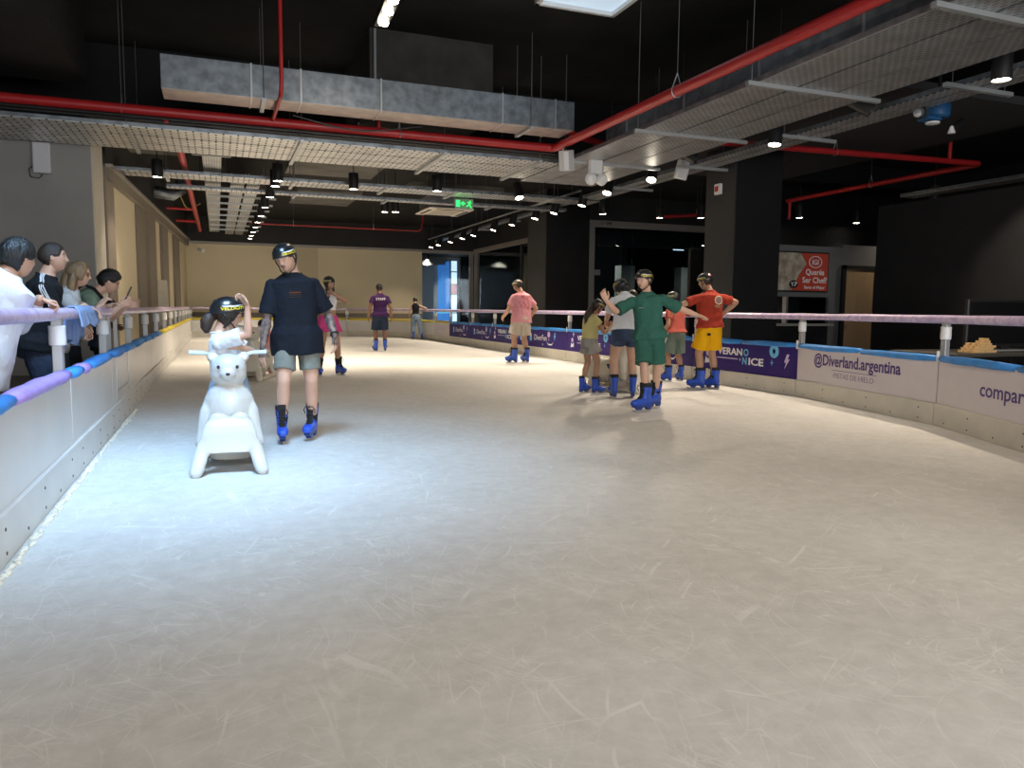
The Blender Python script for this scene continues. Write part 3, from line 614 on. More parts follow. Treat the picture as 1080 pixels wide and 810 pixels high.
# loudspeakers, emergency lamps, air conditioner, exit sign, projector, access point
def speaker(c, rot, label, s=(0.24, 0.2, 0.34)):
    t = thing('loudspeaker', label, 'loudspeaker', c, 0.0)
    R = Matrix.Rotation(rot[2], 3, 'Z') @ Matrix.Rotation(rot[0], 3, 'X') @ Matrix.Rotation(rot[1], 3, 'Y')
    C = Vector(c)
    prof = [(-0.5, 0.5), (0.5, 0.5), (0.5, -0.2), (0.28, -0.5), (-0.28, -0.5), (-0.5, -0.2)]
    MB().prism([C+R @ Vector((x*s[0], y*s[1], -s[2]/2)) for x, y in prof], R @ Vector((0, 0, s[2]))).build('cabinet', WHITEPLASTIC, t, bev=0.008)
    MB().prism([C+R @ Vector((x*s[0]*0.26*2, -s[1]*0.505, z*s[2]*0.46)) for x, z in ((-0.5, -1), (0.5, -1), (0.5, 1), (-0.5, 1))], R @ Vector((0, -0.004, 0))).build('grille', mat('grille_grey', (0.5, 0.5, 0.5), 0.6), t)
    MB().tube([C+R @ Vector((0, s[1]*0.5, 0.05)), C+R @ Vector((0, s[1]*0.9, 0.08)), C+Vector((0, 0.12, s[2]*0.5+0.12))], 0.012, 6).build('bracket', STEEL, t)
    return t
speaker((5.84, 12.45, 3.80), (0.15, -0.22, 0.3), 'white loudspeaker hung under the corner of the red pipe')
speaker((8.25, 12.5, 3.82), (0.1, 0.22, -0.5), 'white loudspeaker hung under the wide overhead tray')
el = thing('emergency_light', 'pair of round white emergency lamps under the overhead tray', 'emergency light', (6.45, 12.55, 3.45))
for dx in (-0.11, 0.11):
    MB().lathe([(0.02, 0.06), (0.08, 0.05), (0.11, 0.0), (0.1, -0.05), (0.0, -0.055)], (6.45+dx, 12.5, 3.52), 18, axis=(dx*1.5, -1, -0.3)).build('lamp_head', WHITEPLASTIC, el, smooth=True)
part('battery_box', (6.33, 12.5, 3.62), (6.57, 12.62, 3.87), WHITEPLASTIC, el, 0.01)
ap = thing('wall_box', 'white box on the grey pier below the tray', 'wall box', (-2.655, 14.95, 3.35))
part('housing', (-2.79, 14.86, 3.36), (-2.53, 15.0, 3.86), mat('white_grey_plastic', (0.6, 0.61, 0.66), 0.4), ap, 0.015)
MB().tube([(-2.78, 14.95, 3.5), (-2.86, 14.95, 3.42), (-2.84, 14.95, 3.3), (-2.72, 14.95, 3.28), (-2.66, 14.95, 3.36)], 0.008, 6).build('cable', BLACKMETAL, ap)
ac = thing('air_conditioner', 'white ceiling air conditioner panel below the exit sign', 'air conditioner', (5.9, 20.4, 3.8))
part('front_panel', (5.25, 19.7, 3.80), (6.5, 21.2, 3.84), mat('cream_plastic', (0.66, 0.60, 0.50), 0.5), ac, 0.012)
part('intake_grille', (5.55, 20.05, 3.785), (6.2, 20.85, 3.80), mat('shaded_plastic', (0.48, 0.42, 0.34), 0.6), ac)
for a, b in (((5.32, 19.95), (5.4, 20.95)), ((6.35, 19.95), (6.43, 20.95)), ((5.5, 19.76), (6.25, 19.84)), ((5.5, 21.06), (6.25, 21.14))):
    part('air_slot', (a[0], a[1], 3.79), (b[0], b[1], 3.8), BLACKMETAL, ac)
part('body', (5.35, 19.8, 3.84), (6.4, 21.1, 4.2), mat('grey_sheet', (0.2, 0.21, 0.22), 0.5, 0.4), ac)
for x in (5.4, 6.35): rod((x, 20.4, 4.2), (x, 20.4, 4.75), ac)
ex = thing('exit_sign', 'green lit running man exit sign', 'exit sign', (5.68, 18.05, 3.6))
EXM = mat('exit_panel', (0.05, 0.12, 0.06), 0.4, emit=(0.05, 0.12, 0.06), estr=0.6); EXG = mat('exit_green', (0.0, 0.8, 0.1), 0.4, emit=(0.02, 0.85, 0.12), estr=1.3)
part('case', (5.45, 18.0, 3.6), (5.92, 18.08, 3.84), mat('exit_case', (0.25, 0.27, 0.26), 0.5), ex); part('panel', (5.46, 17.99, 3.62), (5.91, 18.0, 3.82), EXM, ex)
part('door_symbol', (5.48, 17.98, 3.65), (5.57, 17.99, 3.80), EXG, ex)
MB().prism([(5.60, 17.985, 3.73), (5.66, 17.985, 3.78), (5.66, 17.985, 3.745), (5.70, 17.985, 3.745), (5.70, 17.985, 3.715), (5.66, 17.985, 3.715), (5.66, 17.985, 3.68)], (0, 0.006, 0)).build('arrow_symbol', EXG, ex)
mb = MB().ell((5.83, 17.985, 3.79), (0.015, 0.004, 0.015), 10, 6)
for a, b in (((5.82, 3.77), (5.80, 3.71)), ((5.80, 3.71), (5.77, 3.68)), ((5.77, 3.68), (5.74, 3.66)), ((5.80, 3.71), (5.84, 3.68)), ((5.84, 3.68), (5.86, 3.63)), ((5.82, 3.765), (5.77, 3.755)), ((5.82, 3.76), (5.86, 3.74))):
    mb.tube([(a[0], 17.985, a[1]), (b[0], 17.985, b[1])], 0.009, 6)
mb.build('running_man', EXG, ex)
for x in (5.5, 5.87): rod((x, 18.04, 3.84), (x, 18.04, 4.75), ex, 0.005)
pj = thing('projector', 'blue stage light with white lenses under the right tray', 'stage light', (9.0, 7.65, 3.55))
PJB = mat('blue_plastic', (0.02, 0.09, 0.22), 0.35)
MB().lathe([(0.0, 0.20), (0.13, 0.19), (0.155, 0.12), (0.15, 0.0), (0.12, -0.03), (0.0, -0.03)], (9.0, 7.65, 3.78), 18).build('housing', PJB, pj, smooth=True)
part('bracket', (8.72, 7.55, 3.70), (8.95, 7.72, 3.74), PJB, pj); part('bracket', (8.7, 7.6, 3.72), (8.73, 7.7, 3.86), BLACKMETAL, pj)
MB().lathe([(0.0, 0.0), (0.085, 0.005), (0.085, 0.025), (0.0, 0.03)], (8.74, 7.5, 3.62), 18).build('lens', WHITEPLASTIC, pj, smooth=True)
MB().lathe([(0.0, 0.0), (0.06, 0.01), (0.05, 0.09), (0.0, 0.1)], (8.62, 7.6, 3.78), 14, axis=(-1, -0.4, -0.3)).build('side_lamp', STEEL, pj, smooth=True)
MB().lathe([(0.0, 0.0), (0.05, 0.0), (0.05, 0.26), (0.0, 0.26)], (9.12, 7.5, 3.60), 14, axis=(0.9, 0.2, 0.5)).build('barrel', BLACKMETAL, pj, smooth=True)
MB().lathe([(0.0, 0.0), (0.05, -0.0), (0.02, 0.09), (0.0, 0.1)], (9.06, 7.48, 3.53), 12).build('nozzle', WHITEPLASTIC, pj, smooth=True)
MB().tube([(9.0, 7.65, 3.95), (9.0, 7.65, 4.3)], 0.02, 8).build('hanger', BLACKMETAL, pj)
cc = thing('security_camera', 'white security camera at the far left wall corner', 'camera', (-0.62, 32.8, 3.3))
MB().tube([(-0.62, 32.75, 3.4), (-0.45, 32.4, 3.34)], 0.07, 12).build('camera_body', WHITEPLASTIC, cc, smooth=True); MB().tube([(-0.62, 32.95, 3.5), (-0.62, 32.75, 3.42)], 0.02, 8).build('bracket', WHITEPLASTIC, cc)
# loose cable swags
def cable(pts, label, r=0.012, m=BLACKMETAL):
    solo('cable', MB().tube(arc_path(pts, 0.5, 6), r, 6), m, label, 'cable', smooth=True)
cable([(1.2, 12.8, 4.2), (2.2, 12.8, 4.02), (3.3, 12.8, 4.22)], 'black cable sagging between the duct and the red pipe')
cable([(9.3, 12.6, 4.25), (10.2, 12.7, 3.75), (10.9, 12.6, 4.25)], 'thin cable looping beside the black column top', 0.008)
cable([(-0.9, 23.5, 4.3), (-0.75, 24.5, 3.95), (-0.4, 25.5, 4.3)], 'yellow wire loop above the left wall', 0.012, mat('yellow_wire', (0.5, 0.4, 0.1), 0.5))
# ------------------------------------------------------------------ rink boards
def sag_tube(p0, p1, r, n, seed, amp=0.006, segs=7, flat=0.75):
    """lumpy foam pad between two points"""
    rr = random.Random(seed); p0 = Vector(p0); p1 = Vector(p1); d = (p1-p0); x = d.cross(Vector((0, 0, 1))).normalized()
    mb = MB(); vs = []; fs = []; u = Vector((0, 0, 1))
    rings = []
    for i in range(segs+1):
        t = i/segs; k = 0.82 if i in (0, segs) else rr.uniform(0.92, 1.12)
        c = p0.lerp(p1, t)+u*rr.uniform(-amp, amp)
        rings.append((c, r*k))
    for c, q in rings:
        for j in range(n):
            a = 2*math.pi*j/n; vs.append(c+x*math.cos(a)*q*1.15+u*math.sin(a)*q*flat)
    for i in range(segs):
        for j in range(n): fs.append((i*n+j, i*n+(j+1) % n, (i+1)*n+(j+1) % n, (i+1)*n+j))
    fs += [tuple(reversed(range(n))), tuple(segs*n+j for j in range(n))]
    return mb.add(vs, fs)

def barrier(label, pts, inward, boards, pads, kickm, posts=True, seed=0, tabs=True):
    """boards: function(i) -> material of panel i; pads: function(i) -> list of (t0, t1, material)"""
    n = len(pts); mid = pts[n//2]
    t = thing('rink_barrier', label, 'barrier', (mid[0], mid[1], 0))
    panels = []
    Z = Vector((0, 0, 1))
    for i in range(n-1):
        a = Vector((*pts[i], 0)); b = Vector((*pts[i+1], 0)); d = (b-a).normalized()
        nrm = Vector((-d.y, d.x, 0))
        if nrm.dot(Vector((*inward, 0))-(a+b)/2) < 0: nrm = -nrm
        g = 0.006
        a1 = a+d*g; b1 = b-d*g
        pn = MB().beam(a1-nrm*0.03+Z*0.46, b1-nrm*0.03+Z*0.46, 0.04, 0.46).build('panel', boards(i), t, bev=0.003)
        kb = MB().beam(a1-nrm*0.012+Z*0.115, b1-nrm*0.012+Z*0.115, 0.05, 0.23).build('kick_board', kickm, t, bev=0.004)
        sc = MB(); L = (b1-a1).length; k = max(2, int(L/0.4))
        for q in range(k):
            for zz in ((0.05, ) if q % 2 else (0.05, 0.16)):
                c = a1+d*(L*(q+0.5)/k)+nrm*0.013+Z*zz
                sc.lathe([(0.009, 0.0), (0.009, 0.003), (0.0, 0.004)], tuple(c), 8, axis=tuple(nrm))
        tag(sc.build('screws', SCREW, kb), kind='stuff')
        for j, (t0, t1, pm) in enumerate(pads(i)):
            sag_tube(a.lerp(b, t0)-nrm*0.04+Z*0.70, a.lerp(b, t1)-nrm*0.04+Z*0.70, 0.055, 10, seed+i*7+j, segs=max(2, int(9*(t1-t0)))).build('foam_pad', pm, t, smooth='all')
        panels.append((pn, a, b, d, nrm))
    for i in range(n):
        if not posts: break
        a = Vector((*pts[i], 0)); j = min(i, n-2); nrm = panels[j][4]
        c = a-nrm*0.075
        po = MB().box2((c.x-0.032, c.y-0.032, 0.0), (c.x+0.032, c.y+0.032, 1.085)).build('post', POSTGREY, t, bev=0.005)
        MB().lathe([(0.045, 0.90), (0.052, 0.905), (0.053, 0.95), (0.051, 1.0), (0.053, 1.03), (0.045, 1.035)], (c.x, c.y, 0), 12).build('tape_sleeve', SLEEVE, po, smooth=True)
        MB().beam(a-nrm*0.012+Z*0.36, a-nrm*0.011+Z*0.361, 0.01, 0.01).build('joint_strip', SLEEVE, po) if False else None
        if tabs:
            q = a+nrm*0.001
            MB().box2((q.x-0.012, q.y-0.012, 0.66), (q.x+0.012, q.y+0.012, 0.78)).build('corner_tab', SLEEVE, po, bev=0.003)
    rail = []
    for i in range(n):
        a = Vector((*pts[i], 0)); j = min(i, n-2); nrm = panels[j][4]; rail.append(a-nrm*0.075+Z*1.11)
    fine = []
    for i in range(n-1):
        for k in range(6): fine.append(rail[i].lerp(rail[i+1], k/6))
    fine.append(rail[-1]); rr = random.Random(seed)
    MB().tube(fine, [0.044*rr.uniform(0.94, 1.06) for _ in fine], 14).build('handrail', RAILWRAP, t, smooth='all')
    return t, panels

# left boards
LY = [-2.9, -0.55, 1.55, 3.72, 5.85, 8.0, 10.2, 12.5, 14.7, 16.9, 19.1, 21.3, 23.5, 25.7, 27.9, 30.1, 31.6]
def pads_left(i):
    y0, y1 = LY[i], LY[i+1]
    if y0 > 13.5: return [(0.01, 0.99, PADYELLOW)]
    if y0 < 3: return [(0.01, 0.99, PADLILAC)]
    if y0 < 5: return [(0.01, 0.27, PADBLUE), (0.28, 0.98, PADLILAC)]
    if y0 < 6: return [(0.01, 0.22, PADBLUE), (0.23, 0.38, PADLILAC), (0.39, 0.98, PADBLUE)]
    return [(0.01, 0.49, PADBLUE), (0.51, 0.99, PADBLUE)]
bl, pl = barrier('white boards with blue and lilac pads along the left side', [(LX, y) for y in LY], (3, 10), lambda i: BOARD, pads_left, KICKW, seed=11, tabs=False)
# gate posts
for y in (8.45, 9.0):
    MB().box2((LX-0.10, y-0.018, 0.3), (LX-0.06, y+0.018, 1.09)).build('gate_post', POSTGREY, bl, bev=0.004)
# gate outline in the board at the gate
for y in (8.3, 9.3):
    MB().box2((LX-0.008, y-0.006, 0.25), (LX-0.002, y+0.006, 0.68)).build('gate_edge', STRUT, bl)
MB().box2((LX-0.008, 8.3, 0.33), (LX-0.002, 9.3, 0.345)).build('gate_edge', STRUT, bl)

# right boards
nR = len(RP)-1
def board_right(i): return PANELWHITE if i < 3 else PURPLE
br, prr = barrier('purple and white printed boards along the right side', RP, (3, 12), board_right, lambda i: [(0.01, 0.48, PADBLUE), (0.50, 0.99, PADBLUE)], KICK, seed=31)
# prints
def on_panel(k, u, z, txt, size, m, **kw):
    pn, a, b, d, nrm = prr[k]
    # reading direction as seen from the ice: from far to near end
    x = a-b; x.normalize(); p = b.lerp(a, u)+nrm*(-0.0085)+Vector((0, 0, z))
    return put_text('lettering', pn, txt, size, m, tuple(p), tuple(x), **kw)
def shape_on(k, u, z, poly, m, name='printed_mark'):
    pn, a, b, d, nrm = prr[k]; x = (a-b).normalized(); p = b.lerp(a, u)+nrm*(-0.0098)+Vector((0, 0, z))
    return MB().prism([p+x*q[0]+Vector((0, 0, q[1])) for q in poly], nrm*0.0022).build(name, m, pn)
STAR = [(0, .07), (.014, .016), (.05, 0), (.014, -.016), (0, -.07), (-.014, -.016), (-.05, 0), (-.014, .016)]
BOLT = [(.01, .10), (.06, .10), (.03, .03), (.07, .03), (-.03, -.11), (0, -.02), (-.04, -.02)]
def disc(r, n=18): return [(r*math.cos(2*math.pi*i/n), r*math.sin(2*math.pi*i/n)) for i in range(n)]
def sc(poly, s, dx=0, dz=0): return [(x*s+dx, y*s+dz) for x, y in poly]
on_panel(1, 0.50, 0.46, 'compartí tu experiencia'[:11], 0.19, INKPURPLE, bold=0.012, width=1.05)
on_panel(2, 0.47, 0.54, '@Diverland.argentina', 0.20, INKPURPLE, bold=0.022, width=1.72)
pn, a, b, d, nrm = prr[2]
shape_on(2, 0.47, 0.43, [(-0.45, 0.003), (0.45, 0.003), (0.45, -0.003), (-0.45, -0.003)], INKPURPLE)
on_panel(2, 0.47, 0.36, '·PISTAS DE HIELO·', 0.095, mat('thin_purple_ink', (0.28, 0.22, 0.38), 0.5), width=0.85)
def verano(k, u0=0.42):
    L = (prr[k][1]-prr[k][2]).length
    on_panel(k, u0, 0.54, 'VERAN', 0.15, INKWHITE, bold=0.03, width=0.62)
    on_panel(k, u0+0.39/L, 0.54, 'O', 0.15, INKBLUE, bold=0.03)
    on_panel(k, u0+0.36/L, 0.41, 'N', 0.15, INKBLUE, bold=0.03)
    on_panel(k, u0+0.62/L, 0.41, 'ICE', 0.15, INKWHITE, bold=0.03, width=0.34)
    shape_on(k, u0-0.02, 0.435, [(-0.28, 0.008), (0.24, 0.008), (0.24, -0.008), (-0.28, -0.008)], INKLILAC)
    shape_on(k, u0+0.25/L, 0.43, sc(STAR, 0.4), INKWHITE)
    shape_on(k, u0-0.52/L, 0.62, STAR, INKLILAC); shape_on(k, u0+0.98/L, 0.43, sc(STAR, 0.7), INKBLUE)
    shape_on(k, u0-0.58/L, 0.49, sc(disc(0.05), 1), INKLILAC); shape_on(k, u0-0.58/L, 0.39, [(-.08, -.07), (.08, -.05), (.07, .05), (.01, 0), (-.06, .04)], INKWHITE)
    sh = shape_on(k, u0+1.02/L, 0.60, sc(disc(0.10), 1), INKBLUE); shape_on(k, u0+1.02/L, 0.60, sc(disc(0.035), 1, 0, 0), PURPLE)
    shape_on(k, u0+1.28/L, 0.47, BOLT, INKLILAC)
def diverfun(k, u0=0.48):
    L = (prr[k][1]-prr[k][2]).length
    on_panel(k, u0, 0.47, 'DiverFun', 0.2, INKWHITE, bold=0.0, width=0.78)
    shape_on(k, u0+0.52/L, 0.57, sc(disc(0.075), 1), INKLILAC); shape_on(k, u0+0.52/L, 0.44, sc(STAR, 0.6), INKLILAC)
    shape_on(k, u0+0.86/L, 0.52, BOLT, INKBLUE); shape_on(k, u0-0.62/L, 0.44, sc(disc(0.07), 1), INKBLUE); shape_on(k, u0-0.62/L, 0.52, sc(disc(0.05), 1), INKWHITE)
    shape_on(k, u0+0.6/L, 0.36, [(-.2, .03), (-.1, -.02), (.1, -.02), (.2, .03), (.1, -.05), (-.1, -.05)], INKWHITE)
    shape_on(k, u0+0.05, 0.31, sc(STAR, 0.5), INKWHITE)
verano(3, 0.40); diverfun(4); verano(5, 0.34); diverfun(6); verano(7, 0.36); diverfun(8); diverfun(9)
shape_on(6, 0.05, 0.45, sc(disc(0.09), 1), INKBLUE)
# rounded far corner and far end
pts = [RP[-1]]+CORNER
bc, pc = barrier('white boards rounding the far right corner', pts, (3, 20), lambda i: BOARD if i else PANELWHITE, lambda i: [(0.01, 0.99, PADYELLOW)], KICK, seed=51)
put_text('lettering', pc[0][0], '@Diverland', 0.16, INKLILAC, tuple((pc[0][1]+pc[0][2])/2+pc[0][4]*(-0.008)+Vector((0, 0, 0.48))), tuple(pc[0][1]-pc[0][2]), width=0.9)
pts = [CORNER[-1]]+BACK
bb, pb = barrier('white boards with yellow pads across the far end', pts, (3, 20), lambda i: BOARD if i != 0 else PANELWHITE, lambda i: [(0.01, 0.99, PADYELLOW)], KICK, seed=61)
put_text('lettering', pb[0][0], '@Diverland.argentina', 0.22, INKPURPLE, (3.45, 31.93, 0.52), (1, 0, 0), bold=0.02, width=1.8)
# ------------------------------------------------------------------ people: library
SKIN_L = mat('light_skin', (0.58, 0.35, 0.25), 0.5, var=0.06, scale=6, sss=0.12)
SKIN_M = mat('tan_skin', (0.43, 0.24, 0.155), 0.5, var=0.06, scale=6, sss=0.1)
SKIN_B = mat('brown_skin', (0.24, 0.12, 0.075), 0.5, var=0.06, scale=6, sss=0.08)
LIPS = mat('lip_skin', (0.42, 0.16, 0.13), 0.45)
LIPS_B = mat('dark_lip_skin', (0.22, 0.09, 0.07), 0.45)
INK_ARM = mat('tattooed_skin', (0.035, 0.035, 0.04), 0.5, scale=26, col2=(0.30, 0.20, 0.16))
EYEW = mat('eye_white', (0.75, 0.72, 0.68), 0.25); EYED = mat('eye_dark', (0.02, 0.013, 0.01), 0.15)
HAIR_K = mat('black_hair', (0.010, 0.009, 0.009), 0.45, bump=0.5, bscale=90, stretch=(1, 1, 0.25), spec=0.4)
HAIR_B = mat('dark_brown_hair', (0.030, 0.017, 0.011), 0.45, var=0.3, scale=30, bump=0.5, bscale=90, stretch=(1, 1, 0.25))
HAIR_F = mat('fair_hair', (0.22, 0.14, 0.07), 0.45, var=0.35, scale=40, bump=0.5, bscale=90, stretch=(1, 1, 0.2))
HAIR_G = mat('greying_brown_hair', (0.035, 0.025, 0.02), 0.5, var=0.4, scale=40, bump=0.4, bscale=90)
HELMET = mat('black_helmet_shell', (0.012, 0.013, 0.015), 0.28, spec=0.6, coat=0.3)
HYELLOW = mat('yellow_decal', (0.75, 0.58, 0.02), 0.45); HWHITE = mat('silver_decal', (0.62, 0.64, 0.66), 0.4); HRED = mat('red_decal', (0.6, 0.03, 0.04), 0.45)
STRAP = mat('black_webbing', (0.012, 0.012, 0.012), 0.7)
BOOT = mat('blue_boot_shell', (0.018, 0.075, 0.46), 0.35, var=0.12, scale=12, spec=0.5)
LINER = mat('black_boot_liner', (0.012, 0.012, 0.014), 0.8, bump=0.2, bscale=80)
HOLDER = mat('dark_blue_blade_holder', (0.02, 0.05, 0.22), 0.4)
BLADE = mat('skate_blade', (0.62, 0.63, 0.65), 0.2, 0.95)
LACE = mat('black_lace', (0.015, 0.015, 0.018), 0.8)
def cloth(name, col, **kw):
    d = dict(rough=0.85, var=0.10, scale=7, bump=0.9, bscale=11, spec=0.2, stretch=(1, 1, 0.55)); d.update(kw)
    return mat(name, col, **d)

_tmp_tex = bpy.data.textures.new('wrinkle_noise', 'CLOUDS'); _tmp_tex.noise_scale = 0.11; _tmp_tex.noise_depth = 2
def remesh(mb, voxel, smooth=3, disp=0.0, name='tmp'):
    me = bpy.data.meshes.new('tmp_src'); me.from_pydata([tuple(v) for v in mb.v], [], mb.f)
    bm = bmesh.new(); bm.from_mesh(me); bmesh.ops.recalc_face_normals(bm, faces=bm.faces); bm.to_mesh(me); bm.free()
    ob = bpy.data.objects.new('tmp_src', me); COL.objects.link(ob)
    r = ob.modifiers.new('r', 'REMESH'); r.mode = 'VOXEL'; r.voxel_size = voxel; r.use_smooth_shade = True
    if smooth:
        s = ob.modifiers.new('s', 'SMOOTH'); s.factor = 0.5; s.iterations = smooth
    if disp:
        d = ob.modifiers.new('d', 'DISPLACE'); d.texture = _tmp_tex; d.strength = disp; d.mid_level = 0.5; d.texture_coords = 'LOCAL'
    dg = bpy.context.evaluated_depsgraph_get()
    out = bpy.data.meshes.new_from_object(ob.evaluated_get(dg)); out.name = name
    bpy.data.objects.remove(ob); bpy.data.meshes.remove(me)
    return out
def mesh_arrays(me):
    v = np.empty(len(me.vertices)*3, dtype=np.float32); me.vertices.foreach_get('co', v)
    return v.reshape(-1, 3), [tuple(p.vertices) for p in me.polygons]

def ringpts(c, ax, ay, a, b, n=24, p=2.4):
    out = []
    for j in range(n):
        t = 2*math.pi*j/n; ct = math.cos(t); st = math.sin(t)
        out.append(c+ax*(a*math.copysign(abs(ct)**(2/p), ct))+ay*(b*math.copysign(abs(st)**(2/p), st)))
    return out
def loft(mb, rings, mi=0, caps=True):
    n = len(rings[0]); vs = [v for r in rings for v in r]; fs = []
    for i in range(len(rings)-1):
        for j in range(n): fs.append((i*n+j, i*n+(j+1) % n, (i+1)*n+(j+1) % n, (i+1)*n+j))
    if caps: fs += [tuple(reversed(range(n))), tuple((len(rings)-1)*n+j for j in range(n))]
    return mb.add(vs, fs, mi)
def capsule(mb, pts, rs, n=16, ends=True):
    """tapered limb with rounded ends through points with radii"""
    pts = [Vector(p) for p in pts]; P = []; Rr = []
    d0 = (pts[0]-pts[1]).normalized(); d1 = (pts[-1]-pts[-2]).normalized()
    if ends:
        for k in (0.98, 0.7, 0.35): P.append(pts[0]+d0*rs[0]*k); Rr.append(rs[0]*math.sqrt(max(0.02, 1-k*k)))
    P += pts; Rr += list(rs)
    if ends:
        for k in (0.35, 0.7, 0.98): P.append(pts[-1]+d1*rs[-1]*k); Rr.append(rs[-1]*math.sqrt(max(0.02, 1-k*k)))
    mb.tube(P, Rr, n)
def ik(S, T, a, b, hint):
    S = Vector(S); T = Vector(T); d = T-S; L = d.length
    if L > (a+b)*0.998: T = S+d.normalized()*(a+b)*0.998; d = T-S; L = d.length
    L = max(L, abs(a-b)+1e-3); u = d.normalized()
    h = Vector(hint); h = h-u*h.dot(u); h = h.normalized() if h.length > 1e-5 else u.orthogonal().normalized()
    x = (a*a-b*b+L*L)/(2*L); y = math.sqrt(max(0, a*a-x*x))
    return S+u*x+h*y, T

def head_verts(hh, nt, nph):
    th = np.linspace(0.0, math.pi, nt+1)[1:-1]; ph = np.linspace(0, 2*math.pi, nph, endpoint=False)
    # crowd columns towards the face (+y)
    ph = ph+0.35*np.cos(ph)*1.0
    TH, PH = np.meshgrid(th, ph, indexing='ij')
    dx = np.sin(TH)*np.cos(PH); dy = np.sin(TH)*np.sin(PH); dz = np.cos(TH)
    x = 0.345*dx; y = 0.42*dy; z = 0.5*dz; zz = z/0.5
    s = np.clip(-zz, 0, 1)
    x = x*(1-0.30*s**1.4); back = y < 0
    y = np.where(back, y*(1-0.5*s), y*(1-0.10*s)); y = y+0.045*s
    y = np.where(back & (zz > -0.2), y*1.06, y)
    flat = np.clip(dy-0.2, 0, 1); y = y-0.05*flat**2*np.exp(-((z+0.05)/0.3)**2)
    fm = np.clip((dy-0.15)/0.4, 0, 1)
    prof = np.interp(z, [-0.185, -0.15, -0.12, -0.02, 0.06, 0.12], [0, 0.75, 1.0, 0.45, 0.18, 0.0])
    wid = np.interp(z, [-0.17, -0.13, 0.0, 0.1], [0.062, 0.058, 0.036, 0.036])
    ax = np.abs(x)
    f = 0.10*np.exp(-(x/wid)**2)*prof
    f -= 0.042*np.exp(-((ax-0.14)/0.065)**2-((z-0.035)/0.045)**2)
    f += 0.022*np.exp(-((z-0.105)/0.035)**2)*np.exp(-(x/0.22)**4)
    f += 0.014*np.exp(-((ax-0.19)/0.07)**2-((z+0.07)/0.07)**2)
    f += 0.026*np.exp(-(x/0.085)**2)*(np.exp(-((z+0.245)/0.02)**2)+np.exp(-((z+0.298)/0.024)**2))
    f -= 0.016*np.exp(-(x/0.1)**2)*np.exp(-((z+0.272)/0.010)**2)
    f += 0.03*np.exp(-(x/0.09)**2-((z+0.42)/0.05)**2)
    y = y+f*fm
    return x*hh, y*hh, z*hh, TH, PH
def grid_faces(nr, nc, base=0):
    return [(base+i*nc+j, base+(i+1)*nc+j, base+(i+1)*nc+(j+1) % nc, base+i*nc+(j+1) % nc) for i in range(nr-1) for j in range(nc)]
def build_head(hh, nt, nph, mouth=0.0):
    x, y, z, TH, PH = head_verts(hh, nt, nph)
    nr, nc = x.shape
    V = [Vector(p) for p in zip(x.ravel(), y.ravel(), z.ravel())]
    F = grid_faces(nr, nc); M = []
    for f in F:
        c = sum((V[i] for i in f), Vector())/4/hh
        M.append(1 if (c.y > 0.2 and abs(c.x) < 0.095*(1-abs(c.z+0.272)/0.08) and -0.33 < c.z < -0.225) else 0)
    T = len(V); V += [Vector((0, 0, 0.5*hh)), Vector((0, 0.045*hh, -0.5*hh))]
    for j in range(nc):
        F.append((T, j, (j+1) % nc)); M.append(0)
        F.append((T+1, (nr-1)*nc+(j+1) % nc, (nr-1)*nc+j)); M.append(0)
    mb = MB(); mb.v = V; mb.f = F; mb.m = M
    for sx in (-1, 1):
        mb.ell((sx*0.345*hh, -0.02*hh, -0.01*hh), (0.035*hh, 0.065*hh, 0.105*hh), 10, 8, Matrix.Rotation(sx*0.35, 3, 'Z') @ Matrix.Rotation(-0.15, 3, 'X'))
        mb.ell((sx*0.335*hh, 0.0, -0.04*hh), (0.035*hh, 0.04*hh, 0.06*hh), 8, 6)
    return mb
def hair_cap(hh, thick, front=0.26, side=0.02, back=-0.33, nt=34, nph=48, seed=1, lump=0.25, part=0.0):
    """scalp shell: thickness fades out at the hairline"""
    x, y, z, TH, PH = head_verts(hh, nt, nph); nr, nc = x.shape
    dy = np.sin(PH)
    line = np.where(dy > 0, side+(front-side)*np.clip((dy-0.45)/0.4, 0, 1), side+(back-side)*np.clip((-dy-0.1)/0.5, 0, 1))
    m = np.clip((z/hh-line)/0.07, 0, 1); rs = np.random.RandomState(seed)
    ns = np.zeros_like(x)
    for k in range(6):
        a, b, c = rs.uniform(4, 16, 3); p1 = rs.uniform(0, 6); ns += np.sin(PH*round(a)+TH*b+p1)*0.17
    t = thick*hh*(m**0.5)*(1+lump*ns)
    L = np.sqrt(x**2+y**2+z**2); k = 1+(t+0.004*hh*m)/np.maximum(L, 1e-5)-0.02*(1-m)
    X, Y, Z = x*k, y*k, z*k
    V = [Vector(p) for p in zip(X.ravel(), Y.ravel(), Z.ravel())]
    keep = (z/hh > line-0.08).ravel()
    F = [f for f in grid_faces(nr, nc) if all(keep[i] for i in f)]
    T = len(V); V.append(Vector((0, 0, hh*(0.5+thick))))
    F += [(T, j, (j+1) % nc) for j in range(nc)]
    mb = MB(); mb.v = V; mb.f = F; mb.m = [0]*len(F)
    return mb

